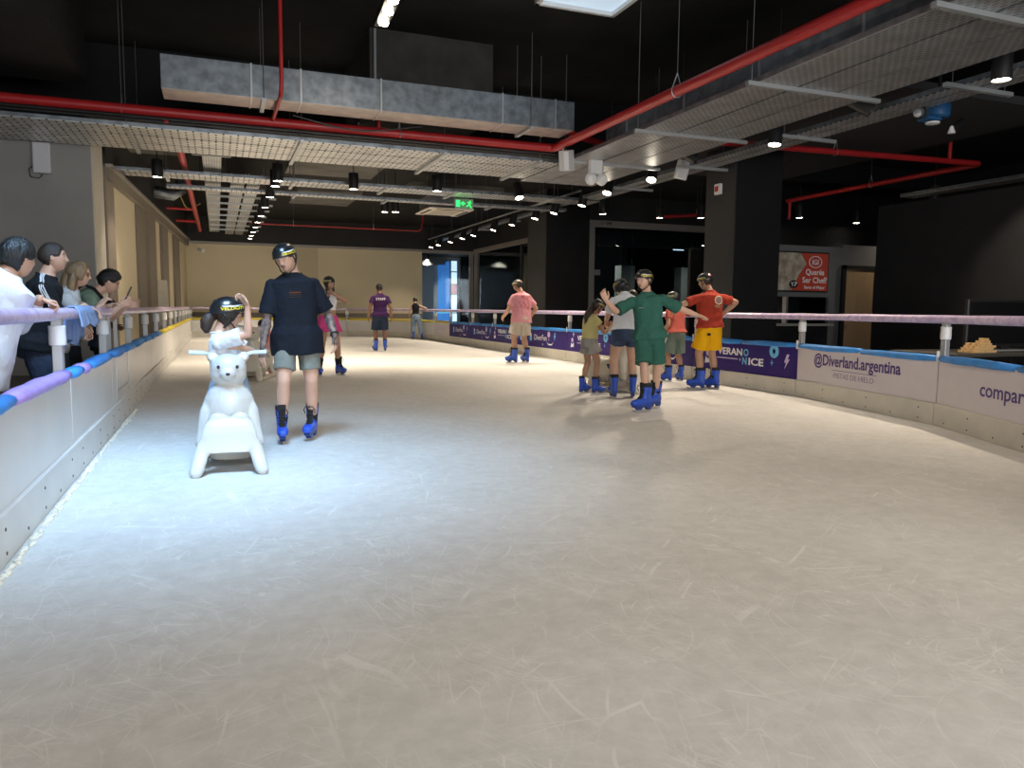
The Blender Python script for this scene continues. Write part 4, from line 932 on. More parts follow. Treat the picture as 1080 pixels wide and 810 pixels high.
# helmet, shared by all (built for head height 1)
def helmet_surface(u, v, off=0.0):
    """u: angle around (0 = front, + to the left side of the wearer), v: 0 crown .. 1 rim"""
    rim = 1.62+0.16*(1-math.cos(u))/2*1.0-0.10*max(0, math.cos(u))**2
    th = v*rim
    rx, ry, rz = 0.425+off, 0.53+off, 0.455+off
    return Vector((-rx*math.sin(th)*math.sin(u), ry*math.sin(th)*math.cos(u)-0.015, rz*math.cos(th)+0.11))
def build_helmet():
    mb = MB(); n = 40; k = 14; rows = []
    for i in range(1, k+1): rows.append([helmet_surface(2*math.pi*j/n, i/k) for j in range(n)])
    rows.append([helmet_surface(2*math.pi*j/n, 1.0, -0.012)+Vector((0, 0, -0.012)) for j in range(n)])
    for i in range(k, 3, -1): rows.append([helmet_surface(2*math.pi*j/n, i/k, -0.035) for j in range(n)])
    vs = [v for r in rows for v in r]; fs = [(i*n+j, (i+1)*n+j, (i+1)*n+(j+1) % n, i*n+(j+1) % n) for i in range(len(rows)-1) for j in range(n)]
    T = len(vs); vs.append(helmet_surface(0, 0.0)); fs += [(T, j, (j+1) % n) for j in range(n)]
    mb.add(vs, fs)
    shell = mb.mesh('helmet', HELMET, smooth='all')
    vents = MB()
    for u in (0.0, 0.55, -0.55, math.pi, math.pi-0.55, math.pi+0.55):
        p = helmet_surface(u, 0.36, 0.0); q = helmet_surface(u, 0.52, 0.0)
        d = (q-p); vents.ell((p+q)/2, (0.028, 0.028, d.length*0.42), 10, 6, Vector((0, 0, 1)).rotation_difference(d.normalized()).to_matrix())
    vm = vents.mesh('vent_holes', mat('vent_dark', (0.003, 0.003, 0.003), 0.6), smooth='all')
    # wrapped decals
    def wrap(me, u0, v0, s):
        for vtx in me.vertices:
            x, y, z = vtx.co
            vtx.co = helmet_surface(u0+x*s, v0-y*s*0.55, 0.004+z*0.2)
        return me
    decs = []
    for u0 in (1.25, -1.25):
        me = text_mesh('yellow_lettering', 'VELOCITY', 0.30, HYELLOW, bold=0.03, width=1.55, ext=0.0); wrap(me, u0, 0.86, 1.0); decs.append(me)
        st = MB(); k2 = 14
        vs = []; fs = []
        for i in range(k2+1):
            t = i/k2; u = u0+(t-0.5)*1.4; w = 0.055*math.sin(math.pi*min(1, t*1.15+0.05))**0.5 if t < 0.9 else 0.02
            vs += [helmet_surface(u, 0.74-0.0*t, 0.004), helmet_surface(u, 0.74+max(0.015, w), 0.004)]
        for i in range(k2): fs.append((2*i, 2*i+1, 2*i+3, 2*i+2))
        st.add(vs, fs); decs.append(st.mesh('silver_stripe', HWHITE, smooth='all'))
    rd = MB(); rd.lathe([(0.07, 0.0), (0.07, 0.012), (0.0, 0.016)], tuple(helmet_surface(2.75, 0.62, -0.004)), 16, axis=tuple(helmet_surface(2.75, 0.62, 1)-helmet_surface(2.75, 0.62)))
    decs_red = rd.mesh('red_sticker', HRED)
    sm = MB()
    for s in (-1, 1):
        a = Vector((s*0.40, 0.10, 0.03)); b = Vector((s*0.40, -0.18, 0.02)); j = Vector((s*0.375, 0.04, -0.26)); c = Vector((s*0.10, 0.27, -0.525)); e = Vector((0, 0.30, -0.545))
        for pts in ([a, (a+j)/2+Vector((s*0.012, 0, 0)), j], [b, (b+j)/2+Vector((s*0.015, 0, 0)), j], [j, Vector((s*0.30, 0.16, -0.42)), c, e]): sm.tube(pts, 0.022, 8)
    return shell, vm, decs, decs_red, sm.mesh('chin_strap', STRAP, smooth='all')
HELM = build_helmet()

# skate, shared by all (built for a 0.28 m boot; blade on z = 0, ankle over the origin, toe along +y)
def build_skate():
    mb = MB(); Z = Vector((0, 0, 1)); Xv = Vector((1, 0, 0)); Yv = Vector((0, 1, 0))
    loft(mb, [ringpts(Vector((0, y, z)), Xv, Z, a, b, 20, 2.5) for y, z, a, b in ((-0.085, 0.115, 0.02, 0.022), (-0.078, 0.112, 0.034, 0.04), (-0.04, 0.115, 0.04, 0.048), (0.02, 0.117, 0.043, 0.05), (0.08, 0.112, 0.048, 0.044), (0.13, 0.106, 0.049, 0.037), (0.168, 0.102, 0.04, 0.030), (0.188, 0.098, 0.022, 0.02))])
    loft(mb, [ringpts(Vector((0, y, z)), Xv, Yv, a, b, 20, 2.3) for y, z, a, b in ((-0.018, 0.10, 0.042, 0.062), (-0.02, 0.15, 0.044, 0.066), (-0.022, 0.19, 0.045, 0.062), (-0.026, 0.24, 0.051, 0.064), (-0.03, 0.285, 0.056, 0.066))])
    shell = remesh(mb, 0.006, 3, name='ice_skate'); shell.materials.clear(); shell.materials.append(BOOT)
    lin = MB(); loft(lin, [ringpts(Vector((0, y, z)), Xv, Yv, a, b, 20, 2.3) for y, z, a, b in ((-0.028, 0.27, 0.052, 0.062), (-0.03, 0.31, 0.055, 0.064), (-0.03, 0.322, 0.05, 0.058), (-0.03, 0.325, 0.035, 0.042))])
    tg = [(0.045, 0.33), (0.043, 0.26), (0.044, 0.21), (0.056, 0.165), (0.085, 0.150), (0.11, 0.143)]
    loft(lin, [ringpts(Vector((0, y, z)), Xv, Vector((0, 0.75, 0.66)), w, 0.008, 14, 3) for (y, z), w in zip(tg, (0.036, 0.03, 0.025, 0.024, 0.022, 0.015))])
    liner = lin.mesh('liner', LINER, smooth=True)
    lc = MB()
    for i in range(7):
        t = i/6; y = np.interp(t, [0, 0.4, 0.6, 1], [0.095, 0.062, 0.055, 0.052]); z = np.interp(t, [0, 0.4, 0.6, 1], [0.157, 0.185, 0.215, 0.30]); w = 0.028
        lc.tube([(-w, y-0.012, z-0.008), (0, y+0.006, z+0.004), (w, y-0.012, z-0.008)], 0.005, 6)
    for s in (-1, 1): lc.tube([(0, 0.055, 0.29), (s*0.03, 0.075, 0.30), (s*0.05, 0.07, 0.27), (s*0.042, 0.05, 0.235)], 0.0045, 6)
    lace = lc.mesh('lace', LACE, smooth=True)
    hd = MB()
    hd.prism([(-0.024, -0.085, 0.078), (-0.024, 0.165, 0.074), (-0.024, 0.185, 0.062), (-0.024, 0.13, 0.045), (-0.024, 0.105, 0.022), (-0.024, 0.06, 0.022), (-0.024, 0.035, 0.052), (-0.024, -0.015, 0.052), (-0.024, -0.035, 0.022), (-0.024, -0.075, 0.022), (-0.024, -0.088, 0.05)], (0.048, 0, 0))
    hold = hd.mesh('blade_holder', HOLDER, bev=0.004)
    bd = MB().prism([(-0.002, -0.10, 0.012), (-0.002, -0.095, 0.0), (-0.002, 0.15, 0.0), (-0.002, 0.18, 0.012), (-0.002, 0.172, 0.026), (-0.002, -0.095, 0.026)], (0.004, 0, 0)).mesh('blade', BLADE)
    return shell, liner, lace, hold, bd
SKATE = build_skate()
def build_shoe():
    mb = MB(); Z = Vector((0, 0, 1)); Xv = Vector((1, 0, 0))
    loft(mb, [ringpts(Vector((0, y, z)), Xv, Z, a, b, 18, 2.5) for y, z, a, b in ((-0.075, 0.045, 0.025, 0.03), (-0.06, 0.045, 0.036, 0.045), (0.0, 0.045, 0.038, 0.045), (0.08, 0.037, 0.045, 0.036), (0.14, 0.03, 0.043, 0.028), (0.18, 0.024, 0.02, 0.018))])
    loft(mb, [ringpts(Vector((0, -0.02, z)), Xv, Vector((0, 1, 0)), 0.036, 0.046, 16, 2.2) for z in (0.04, 0.09, 0.11)])
    m = remesh(mb, 0.007, 2, name='shoe'); m.materials.clear(); return m
SHOE = build_shoe()

def hand(mb, w, d, n, side, L, curl=0.5, spread=0.05, thumb=0.6):
    """w wrist, d finger direction, n palm normal, side +1 right / -1 left"""
    d = Vector(d).normalized(); n = Vector(n); n = (n-d*n.dot(d)).normalized(); t = d.cross(n)*(1 if side > 0 else -1)   # towards the thumb
    w = Vector(w)
    loft(mb, [ringpts(w+d*(k*L), t, n, a*L, b*L, 14, 2.6) for k, a, b in ((-0.06, 0.125, 0.11), (0.05, 0.15, 0.10), (0.2, 0.2, 0.085), (0.38, 0.225, 0.075), (0.50, 0.21, 0.06))])
    fl = (0.44, 0.49, 0.45, 0.36)
    for i in range(4):
        b = w+d*(0.48*L)+t*((0.155-0.104*i)*L); ang = 0.0; p = b; pts = [b-d*0.06*L, b]
        fd = (d+t*spread*(1.5-i)).normalized(); cc = curl*(0.85+0.12*i)
        for sgm in (0.42, 0.33, 0.25):
            ang += cc; v = fd*math.cos(ang)+n*math.sin(ang); p = p+v*(fl[i]*L*sgm); pts.append(p)
        capsule(mb, pts, [0.052*L, 0.052*L, 0.048*L, 0.045*L, 0.038*L], 8)
    b = w+d*0.12*L+t*0.15*L; d1 = (d*0.65+t*(0.75*thumb+0.15)+n*0.25).normalized(); d2 = (d*0.9+t*0.25*thumb+n*0.25).normalized()
    capsule(mb, [b, b+d1*0.2*L, b+d1*0.2*L+d2*0.15*L, b+d1*0.2*L+d2*0.27*L], [0.075*L, 0.062*L, 0.052*L, 0.04*L], 8)

TORSO = [(-0.20, 0.050, 0.045), (-0.12, 0.082, 0.062), (0.0, 0.099, 0.070), (0.18, 0.093, 0.066), (0.38, 0.083, 0.060), (0.6, 0.094, 0.066), (0.8, 0.104, 0.064), (0.92, 0.098, 0.052), (0.99, 0.062, 0.042), (1.06, 0.036, 0.036)]
class Person: pass
def make_person(label, loc, heading, H, skin=None, lips=None, hr=0.133, pose=None, look=None, vox=0.008, head_res=(44, 60), girth=1.0, group=None, hand_vox=0.004, female=False, category='person'):
    P = Person(); pose = pose or {}; look = look or {}
    skin = skin or SKIN_L; lips = lips or LIPS
    root = thing('person', label, category, loc, math.radians(heading), group); P.root = root; ORG[root.name] = Vector((0, 0, 0))
    Minv = (Matrix.Translation(loc) @ Matrix.Rotation(math.radians(heading), 4, 'Z')).inverted()
    def g(k, default):
        if k+'_w' in pose: return Minv @ Vector(pose[k+'_w'])
        v = pose.get(k, default); return Vector(v) if v is not None else None
    skates = look.get('skates', True); base = 0.145*look.get('skate_scale', 1.0) if skates else 0.042*H
    pel = g('pelvis', (0, 0, base+0.468*H-0.01)); nz = 1-hr-0.035
    tl = (nz-0.52)*H
    lean = g('lean', (0, 0, 1)).normalized(); N = pel+lean*tl; bend = Vector(pose.get('bend', (0, 0, 0)))
    hy = math.radians(pose.get('hip_yaw', 0)); sy = math.radians(pose.get('shoulder_yaw', 0)); sroll = math.radians(pose.get('shoulder_roll', 0))
    Lh = Vector((math.cos(hy), math.sin(hy), 0)); Ls = Vector((math.cos(sy)*math.cos(sroll), math.sin(sy), -math.sin(sroll)))
    mid = (pel+N)/2+bend
    def frame(t):
        tt = min(max(t, -0.3), 1.15)
        c = pel*(1-tt)**2+mid*2*tt*(1-tt)+N*tt*tt; tan = ((mid-pel)*2*(1-tt)+(N-mid)*2*tt).normalized()
        if tt < 0: c = pel+(mid-pel).normalized()*(tt*tl); tan = (mid-pel).normalized()
        if tt > 1: c = N+(N-mid).normalized()*((tt-1)*tl); tan = (N-mid).normalized()
        l = Lh.lerp(Ls, min(max(tt, 0), 1)); l = (l-tan*l.dot(tan)).normalized(); f = tan.cross(l).normalized()
        return c, l, f, tan
    P.frame = frame; P.H = H; P.tl = tl; P.girth = girth; P.N = N; P.pel = pel; P.skin = skin; P.vox = vox
    def tor(t):
        a = np.interp(t, [q[0] for q in TORSO], [q[1] for q in TORSO]); b = np.interp(t, [q[0] for q in TORSO], [q[2] for q in TORSO])
        if female: a *= np.interp(t, [0, 0.2, 0.4, 0.7, 1], [1.0, 0.96, 0.86, 0.88, 0.92]); b *= np.interp(t, [0, 0.4, 0.68, 0.8, 1], [1.05, 0.92, 1.12, 1.0, 1])
        gg = np.interp(t, [-0.2, 0.2, 0.5, 1.0], [1+(girth-1)*0.6, girth, girth, 1+(girth-1)*0.5]); return a*H*gg, b*H*gg*(1+(girth-1)*0.6)
    P.tor = tor
    body = MB()
    rings = []
    for q in TORSO:
        c, l, f, tan = frame(q[0]); a, b = tor(q[0]); rings.append(ringpts(c, l, f, a, b, 28, 2.3))
    loft(body, rings)
    # head
    hyaw, hpit, hrol = [math.radians(a) for a in pose.get('head', (0, 0, 0))]
    c, l, f, tan = frame(1.0)
    Rt = Matrix((l, f, tan)).transposed()
    Rh = Matrix.Rotation(hyaw, 3, 'Z') @ Matrix.Rotation(-hpit, 3, 'X') @ Matrix.Rotation(hrol, 3, 'Y')
    hh = hr*H; hc = N+Rt @ Vector((0, 0.012*H, 0.022*H))+(Rt.lerp(Rh, 0.5) @ Vector((0, 0.01*H, 0.0)))+Rh @ Vector((0, 0.012*H, 0.5*hh+0.010*H))
    hc = hc+Vector(pose.get('head_off', (0, 0, 0)))
    P.Rh = Rh; P.hc = hc; P.hh = hh
    nk = hc+Rh @ Vector((0, -0.10*hh, -0.25*hh))
    capsule(body, [frame(0.9)[0], N+tan*0.01*H, nk], [0.042*H*girth**0.5, 0.033*H*(0.86 if female else 1), 0.031*H*(0.86 if female else 1)], 16)
    # limbs
    P.arm = {}; P.leg = {}
    ag = (0.9 if female else 1.0)*girth**0.6*pose.get('arm_thick', 1.0)
    for s, nm in ((1, 'r'), (-1, 'l')):
        c, l, f, tan = frame(0.845)
        S = c+l*(s*0.103*H*(0.92 if female else 1.0))
        T = g(nm+'h', (s*0.17*H, 0.03*H, pel.z-0.02*H)); hint = Vector(pose.get(nm+'e', (s*0.35, -1, -0.15)))
        E, T = ik(S, T, 0.172*H, 0.150*H, hint)
        P.arm[nm] = (S, E, T)
        capsule(body, [S, S.lerp(E, 0.35), S.lerp(E, 0.75), E], [0.031*H*ag, 0.029*H*ag, 0.026*H*ag, 0.0235*H*ag], 14)
        capsule(body, [E, E.lerp(T, 0.28), E.lerp(T, 0.65), T], [0.0235*H*ag, 0.0255*H*ag, 0.021*H*ag, 0.0165*H*ag], 14)
        c, l, f, tan = frame(0.0); hj = c+l*(s*0.052*H)
        A = g(nm+'f', (s*0.055*H, 0, base)); kh = Vector(pose.get(nm+'k', (s*0.12, 1, 0)))
        K, A = ik(hj, A, 0.236*H, 0.236*H, kh)
        P.leg[nm] = (hj, K, A)
        lg = girth**0.5*pose.get('leg_thick', 1.0)
        capsule(body, [hj, hj.lerp(K, 0.3), hj.lerp(K, 0.7), K], [0.056*H*lg, 0.052*H*lg, 0.042*H*lg, 0.034*H*lg], 16)
        capsule(body, [K, K.lerp(A, 0.22)-Vector((0, 0.006*H, 0)), K.lerp(A, 0.4)-Vector((0, 0.007*H, 0)), K.lerp(A, 0.75), A], [0.033*H*lg, 0.0345*H*lg, 0.034*H*lg, 0.025*H*lg, 0.022*H*lg], 16)
    bm_ = remesh(body, vox, 3)
    V, F = mesh_arrays(bm_); bpy.data.meshes.remove(bm_)
    allv = [tuple(v) for v in V]; allf = list(F); mi = [0]*len(F)
    if look.get('tattoo'):
        cen = np.array([V[list(f)].mean(axis=0) for f in F]); mk = np.zeros(len(F), bool)
        for nm in look['tattoo']:
            segs = P.arm[nm] if nm in P.arm else ()
            for a, b in zip(segs[:-1], segs[1:]):
                a = np.array(a); b = np.array(b); ab = b-a; t = np.clip(((cen-a) @ ab)/(ab @ ab), 0, 1); dd = np.linalg.norm(cen-(a+t[:, None]*ab), axis=1); mk |= dd < 0.034*H*ag*1.15
        mi = [2 if m else 0 for m in mk]
    hm = MB()
    for s, nm in ((1, 'r'), (-1, 'l')):
        S, E, T = P.arm[nm]; dflt = (T-E).normalized()
        hd = Vector(pose.get(nm+'hd', dflt)); hn = Vector(pose.get(nm+'hn', (-s, 0, 0)))
        one = MB(); hand(one, T, hd, hn, s, 0.108*H, pose.get(nm+'curl', 0.35), thumb=pose.get(nm+'thumb', 0.6))
        m2 = remesh(one, hand_vox, 1); v2, f2 = mesh_arrays(m2); bpy.data.meshes.remove(m2)
        n0 = len(allv); allv += [tuple(v) for v in v2]; allf += [tuple(i+n0 for i in f) for f in f2]
        tz = 2 if (look.get('tattoo') and nm in look['tattoo']) else 0
        # ink reaches the back of the hand, the fingers stay bare
        w = np.array(T); dn = np.array(hd.normalized())
        mi += [tz if (tz and float((v2[list(f)].mean(axis=0)-w) @ dn) < 0.055*H) else 0 for f in f2]
    hdm = build_head(hh, *head_res)
    n0 = len(allv); allv += [tuple(hc+Rh @ v) if isinstance(v, Vector) else tuple(hc+Rh @ Vector(v)) for v in hdm.v]; allf += [tuple(i+n0 for i in f) for f in hdm.f]; mi += hdm.m
    me = bpy.data.meshes.new('body'); me.from_pydata(allv, [], allf); 
    for m in (skin, lips, INK_ARM): me.materials.append(m)
    me.polygons.foreach_set('material_index', mi); me.polygons.foreach_set('use_smooth', [True]*len(allf)); me.update()
    P.body = link('body', me, root)
    # face details
    if look.get('face', True):
        for sx in (-1, 1):
            eb = MB(); ce = Vector((sx*0.14*hh, 0.322*hh, 0.035*hh))
            eb.ell(ce, (0.055*hh, 0.024*hh, 0.019*hh), 12, 8); eb.ell(ce+Vector((0, 0.010*hh, 0)), (0.025*hh, 0.018*hh, 0.0195*hh), 10, 6, mi=1)
            eb.v = [tuple(hc+Rh @ Vector(v)) for v in eb.v]; eb.build('eye', [EYEW, EYED], root, smooth='all')
            br = MB(); br.tube([(sx*0.06*hh, 0.372*hh, 0.105*hh), (sx*0.14*hh, 0.362*hh, 0.128*hh), (sx*0.215*hh, 0.318*hh, 0.108*hh)], [0.016*hh, 0.017*hh, 0.009*hh], 6)
            br.v = [tuple(hc+Rh @ Vector(v)) for v in br.v]; br.build('eyebrow', look.get('hair_mat', HAIR_K), root, smooth='all')
    if look.get('open_mouth'):
        mo = MB(); mo.ell((0, 0.335*hh, -0.275*hh), (0.055*hh, 0.03*hh, 0.028*hh), 12, 8); mo.v = [tuple(hc+Rh @ Vector(v)) for v in mo.v]; mo.build('mouth', mat('mouth_dark', (0.07, 0.015, 0.015), 0.5), root, smooth='all')
    if look.get('moustache'):
        mo = MB(); mo.tube([(-0.10*hh, 0.335*hh, -0.235*hh), (0, 0.385*hh, -0.205*hh), (0.10*hh, 0.335*hh, -0.235*hh)], [0.012*hh, 0.02*hh, 0.012*hh], 6); mo.v = [tuple(hc+Rh @ Vector(v)) for v in mo.v]; mo.build('moustache', HAIR_B, root, smooth='all')
    # hair
    hm_ = look.get('hair_mat', HAIR_K)
    if look.get('hair', True):
        hk = dict(thick=0.05, seed=len(label)); hk.update(look.get('hair_kw', {}))
        hb = hair_cap(hh, **hk); hb.v = [tuple(hc+Rh @ Vector(v)) for v in hb.v]; P.hair = hb.build('hair', hm_, root, smooth='all')
    for pts, rs, fl in look.get('locks', []):
        lk = MB(); Q = [Vector(p)*hh for p in pts]; n = 14; rr = random.Random(len(label)); rings = []
        for i, q in enumerate(Q):
            tg = (Q[min(i+1, len(Q)-1)]-Q[max(i-1, 0)]).normalized(); x = Vector((1, 0, 0)); x = (x-tg*x.dot(tg)).normalized(); y = tg.cross(x)
            rings.append([q+(x*math.cos(2*math.pi*j/n)*fl+y*math.sin(2*math.pi*j/n))*rs[i]*hh*(1+0.16*math.sin(j*2.7+i*0.6)) for j in range(n)])
        loft(lk, rings); lk.v = [tuple(hc+Rh @ Vector(v)) for v in lk.v]; lk.build('hair_lock', hm_, root, smooth='all')
    if look.get('helmet'):
        sh, vm, decs, red, strap = HELM; Rq = Rh.to_quaternion()
        ho = link('helmet', sh, root); ho.rotation_mode = 'QUATERNION'; ho.rotation_quaternion = Rq @ Quaternion((1, 0, 0), math.radians(look.get('helmet_tilt', 0))); hs = hh*look.get('helmet_scale', 1.0); ho.scale = (hs,)*3; ho.location = hc
        tag(link('vent_holes', vm, ho), kind='stuff')
        for m in decs: link(m.name.split('.')[0], m, ho)
        if look.get('red_sticker'): link('red_sticker', red, ho)
        link('chin_strap', strap, ho)
    # feet
    for s, nm in ((1, 'r'), (-1, 'l')):
        hj, K, A = P.leg[nm]; fy = math.radians(pose.get(nm+'fy', -s*12)); fp = math.radians(pose.get(nm+'fp', 0))
        sc_ = look.get('skate_scale', 1.0)*H/1.75*1.04
        if skates:
            sh, lin, lace, hold, bd = SKATE
            so = link('ice_skate', sh, root); so.rotation_euler = (fp, 0, fy); so.scale = (sc_,)*3
            M = Matrix.Rotation(fy, 3, 'Z') @ Matrix.Rotation(fp, 3, 'X'); so.location = A-M @ (Vector((0, -0.018, 0.145/1.04*1.0))*sc_)
            if abs(fp) < 0.01 and not pose.get('air_'+nm): so.location.z = max(0.0, so.location.z)
            if not pose.get('air_'+nm): so.location.z = 0.0
            for nme, m in (('liner', lin), ('lace', lace), ('blade_holder', hold), ('blade', bd)): link(nme, m, so)
        elif look.get('shoes', True):
            key = 'shoe_'+look.get('shoe_mat', BLACKMETAL).name
            if key not in MATS:
                m = SHOE.copy(); m.materials.append(look.get('shoe_mat', BLACKMETAL)); MATS[key] = m
            so = link('shoe', MATS[key], root); so.rotation_euler = (fp, 0, fy); so.scale = (H/1.7,)*3; so.location = (A.x, A.y+0.0, A.z-0.042*H)
    P.look = look
    return P

def shirt(P, m, hem=-0.12, sleeve=0.6, ease=0.014, drape=0.9, flare=0.0, name='shirt', disp=0.022, neck=0.0, sleeve_ease=0.016, forearm=0.0, top=1.0, tank=False, hem_cut=None):
    H = P.H; mb = MB(); rings = []
    ac, bc = P.tor(0.78); gq = max(1.0, P.girth)**0.6
    ts = [t for t in (hem, hem*0.5+0.03, 0.05, 0.18, 0.38, 0.6, 0.8, 0.9) if t >= hem-1e-6]
    ts = sorted(set(ts))
    for t in ts:
        c, l, f, tan = P.frame(t); a, b = P.tor(max(t, -0.0)); k = 1+flare*max(0, 0.6-t)
        a2 = max(a, ac*drape*(0.97 if t < 0.5 else 1.0))+ease; b2 = max(b, bc*drape)+ease
        if t < 0.30 and hem < 0.09:
            w_ = min(1, (0.30-t)/0.2); a2 = max(a2, (0.108*H*P.girth**0.5+0.046)*w_); b2 = max(b2, (0.060*H*P.girth**0.5+0.050)*w_)
        rings.append(ringpts(c, l, f, a2*k, b2*k, 32, 2.4))
    c, l, f, tan = P.frame(0.965); a, b = P.tor(0.97); rings.append(ringpts(c, l, f, a+ease, b+ease*0.9, 32, 2.2))
    c, l, f, tan = P.frame(1.01); rings.append(ringpts(c, l, f, 0.058*H*gq, 0.047*H*gq, 32, 2.1))
    c, l, f, tan = P.frame(1.05+neck); rings.append(ringpts(c-f*0.0, l, f, 0.042*H*gq+0.004, 0.042*H*gq+0.004, 32, 2))
    loft(mb, rings)
    if not tank:
        for nm in ('l', 'r'):
            S, E, T = P.arm[nm]; e = sleeve_ease; c = P.frame(0.86)[0]
            S0 = S.lerp(c, 0.45)
            mb.ell(S-Vector((0, 0, 0.004*H)), (0.0355*H*gq+0.005,)*3, 16, 12)
            if sleeve <= 1:
                end = S.lerp(E, sleeve); d = (E-S).normalized()
                mb.tube([S0, S, S.lerp(E, sleeve*0.5), end], [0.034*H, 0.0355*H*gq+0.005, 0.032*H*gq+e*0.9, 0.031*H*gq+e*1.25], 18)
            else:
                mb.tube([S0, S, S.lerp(E, 0.5), S.lerp(E, 0.88)], [0.034*H, 0.0355*H*gq+0.005, 0.032*H*gq+e*0.8, 0.028*H+e*0.7], 18)
                mb.ell(E, (0.028*H+e*0.7,)*3, 14, 10)
                k = sleeve-1
                mb.tube([E.lerp(S, 0.1), E, E.lerp(T, k*0.5), E.lerp(T, k)], [0.028*H+e*0.7, 0.028*H+e*0.7, 0.025*H+e*0.6, 0.019*H+e*0.5], 18)
    me = remesh(mb, P.vox, 4, disp, name); me.materials.clear()
    for q in (m if isinstance(m, (list, tuple)) else [m]): me.materials.append(q)
    o = link(name, me, P.root)
    # neck band
    c, l, f, tan = P.frame(1.035+neck)
    nb = MB(); nb.tube([c+l*math.cos(a)*(0.044*H*gq)+f*math.sin(a)*(0.044*H*gq)-tan*(0.006*H*math.sin(a)) for a in np.linspace(0, 2*math.pi, 21)[:-1]], 0.007, 8, closed=True)
    nb.build('neckband', m[0] if isinstance(m, (list, tuple)) else m, o, smooth='all')
    return o
def bottoms(P, m, length=0.8, waist=0.22, ease=0.018, flare=0.02, name='shorts', disp=0.018, cuff=0.0):
    """length: 0..1 along the thigh, 1..2 along the shin"""
    H = P.H; mb = MB(); rings = []
    for t, k in ((-0.24, 0.5), (-0.16, 0.8), (-0.08, 0.9), (0.0, 0.8), (0.1, 0.5), (waist, 0.3)):
        c, l, f, tan = P.frame(t); a, b = P.tor(max(t, -0.12)); rings.append(ringpts(c, l, f, a+ease*k+0.004, b+ease*k+0.004, 28, 2.3))
    loft(mb, rings); g = P.girth**0.5
    for nm in ('l', 'r'):
        hj, K, A = P.leg[nm]
        r0 = 0.056*H*g+ease*0.5
        if length <= 1:
            end = hj.lerp(K, length); mb.tube([hj+(hj-K).normalized()*0.02, hj.lerp(K, length*0.4), hj.lerp(K, length*0.8), end], [r0, 0.053*H*g+ease, 0.048*H*g+ease+flare*0.7, 0.047*H*g+ease+flare], 20)
        else:
            k = length-1; mb.tube([hj+(hj-K).normalized()*0.02, hj.lerp(K, 0.4), hj.lerp(K, 0.85)], [r0, 0.052*H*g+ease, 0.041*H*g+ease], 20)
            mb.ell(K, (0.038*H*g+ease*0.9,)*3, 16, 10)
            mb.tube([K.lerp(hj, 0.15), K, K.lerp(A, k*0.5), K.lerp(A, k)], [0.041*H*g+ease, 0.037*H*g+ease, 0.037*H*g+ease+flare, 0.03*H*g+ease+flare*1.4], 20)
    me = remesh(mb, P.vox, 3, disp, name); me.materials.clear(); me.materials.append(m)
    return link(name, me, P.root)
def skirt(P, m, z_len=0.2, waist=0.22, flare=0.05, name='skirt', pleats=14, amp=0.008):
    H = P.H; n = 84; rings = []
    c0, l, f, tan = P.frame(waist)
    for i in range(9):
        t = i/8; c = c0+(P.pel-c0)*min(1, t*1.3)-Vector((0, 0, z_len))*max(0, t-0.25)
        a, b = P.tor(max(0, waist*(1-t*1.5))); a += 0.012+flare*t*t+0.01*t; b += 0.012+flare*t*t+0.012*t
        r = ringpts(c, l, f, a, b, n, 2.2); ctr = c
        rings.append([ctr+(v-ctr)*(1+amp*10*t*math.sin(pleats*2*math.pi*j/n)*0.5) for j, v in enumerate(r)])
    inner = [[c+(v-c)*0.96 for v in r] for r, c in ((rings[8], sum(rings[8], Vector())/n), (rings[4], sum(rings[4], Vector())/n))]
    mb = MB(); loft(mb, rings+inner); return mb.build(name, m, P.root, smooth='all')
def sock(P, m, lo=0.72, hi=1.0):
    for nm in ('l', 'r'):
        hj, K, A = P.leg[nm]; H = P.H
        MB().tube([K.lerp(A, lo), K.lerp(A, (lo+hi)/2), K.lerp(A, hi)], [0.0305*H, 0.028*H, 0.026*H], 16).build('sock', m, P.root, smooth='all')
def on_head(P, name, mb, m, parent=None):
    mb.v = [tuple(P.hc+P.Rh @ (Vector(v)*P.hh)) for v in mb.v]; return mb.build(name, m, parent or P.root, smooth='all')
def glasses(P, frame_m, lens_m, r=0.105):
    fr = MB()
    for sx in (-1, 1):
        fr.tube([(sx*0.15+r*1.15*math.cos(a), 0.385-0.04*abs(sx*0.15+r*math.cos(a))/0.25, 0.02+r*0.85*math.sin(a)) for a in np.linspace(0, 2*math.pi, 19)[:-1]], 0.012, 6, closed=True)
        fr.tube([(sx*0.27, 0.36, 0.04), (sx*0.36, 0.2, 0.05), (sx*0.365, -0.02, 0.04)], 0.012, 6)
    fr.tube([(-0.04, 0.39, 0.04), (0.04, 0.39, 0.04)], 0.012, 6)
    o = on_head(P, 'glasses', fr, frame_m)
    if lens_m:
        for sx in (-1, 1):
            ln = MB().lathe([(r*1.05, 0.0), (r*1.05, 0.008), (0.0, 0.012)], (sx*0.15, 0.372, 0.02), 16, axis=(sx*0.15, 1, 0)); on_head(P, 'lens', ln, lens_m, o)
    return o
def back_print(P, txt, size, m, t=0.72, width=None, ease=0.03, name='back_lettering', front=False, dx=0.0):
    """flat print laid on the shirt over the torso surface"""
    me = text_mesh(name, txt, size, m, bold=0.02, width=width, ext=0.0)
    return wrap_print(P, me, t, ease, name, front, dx)
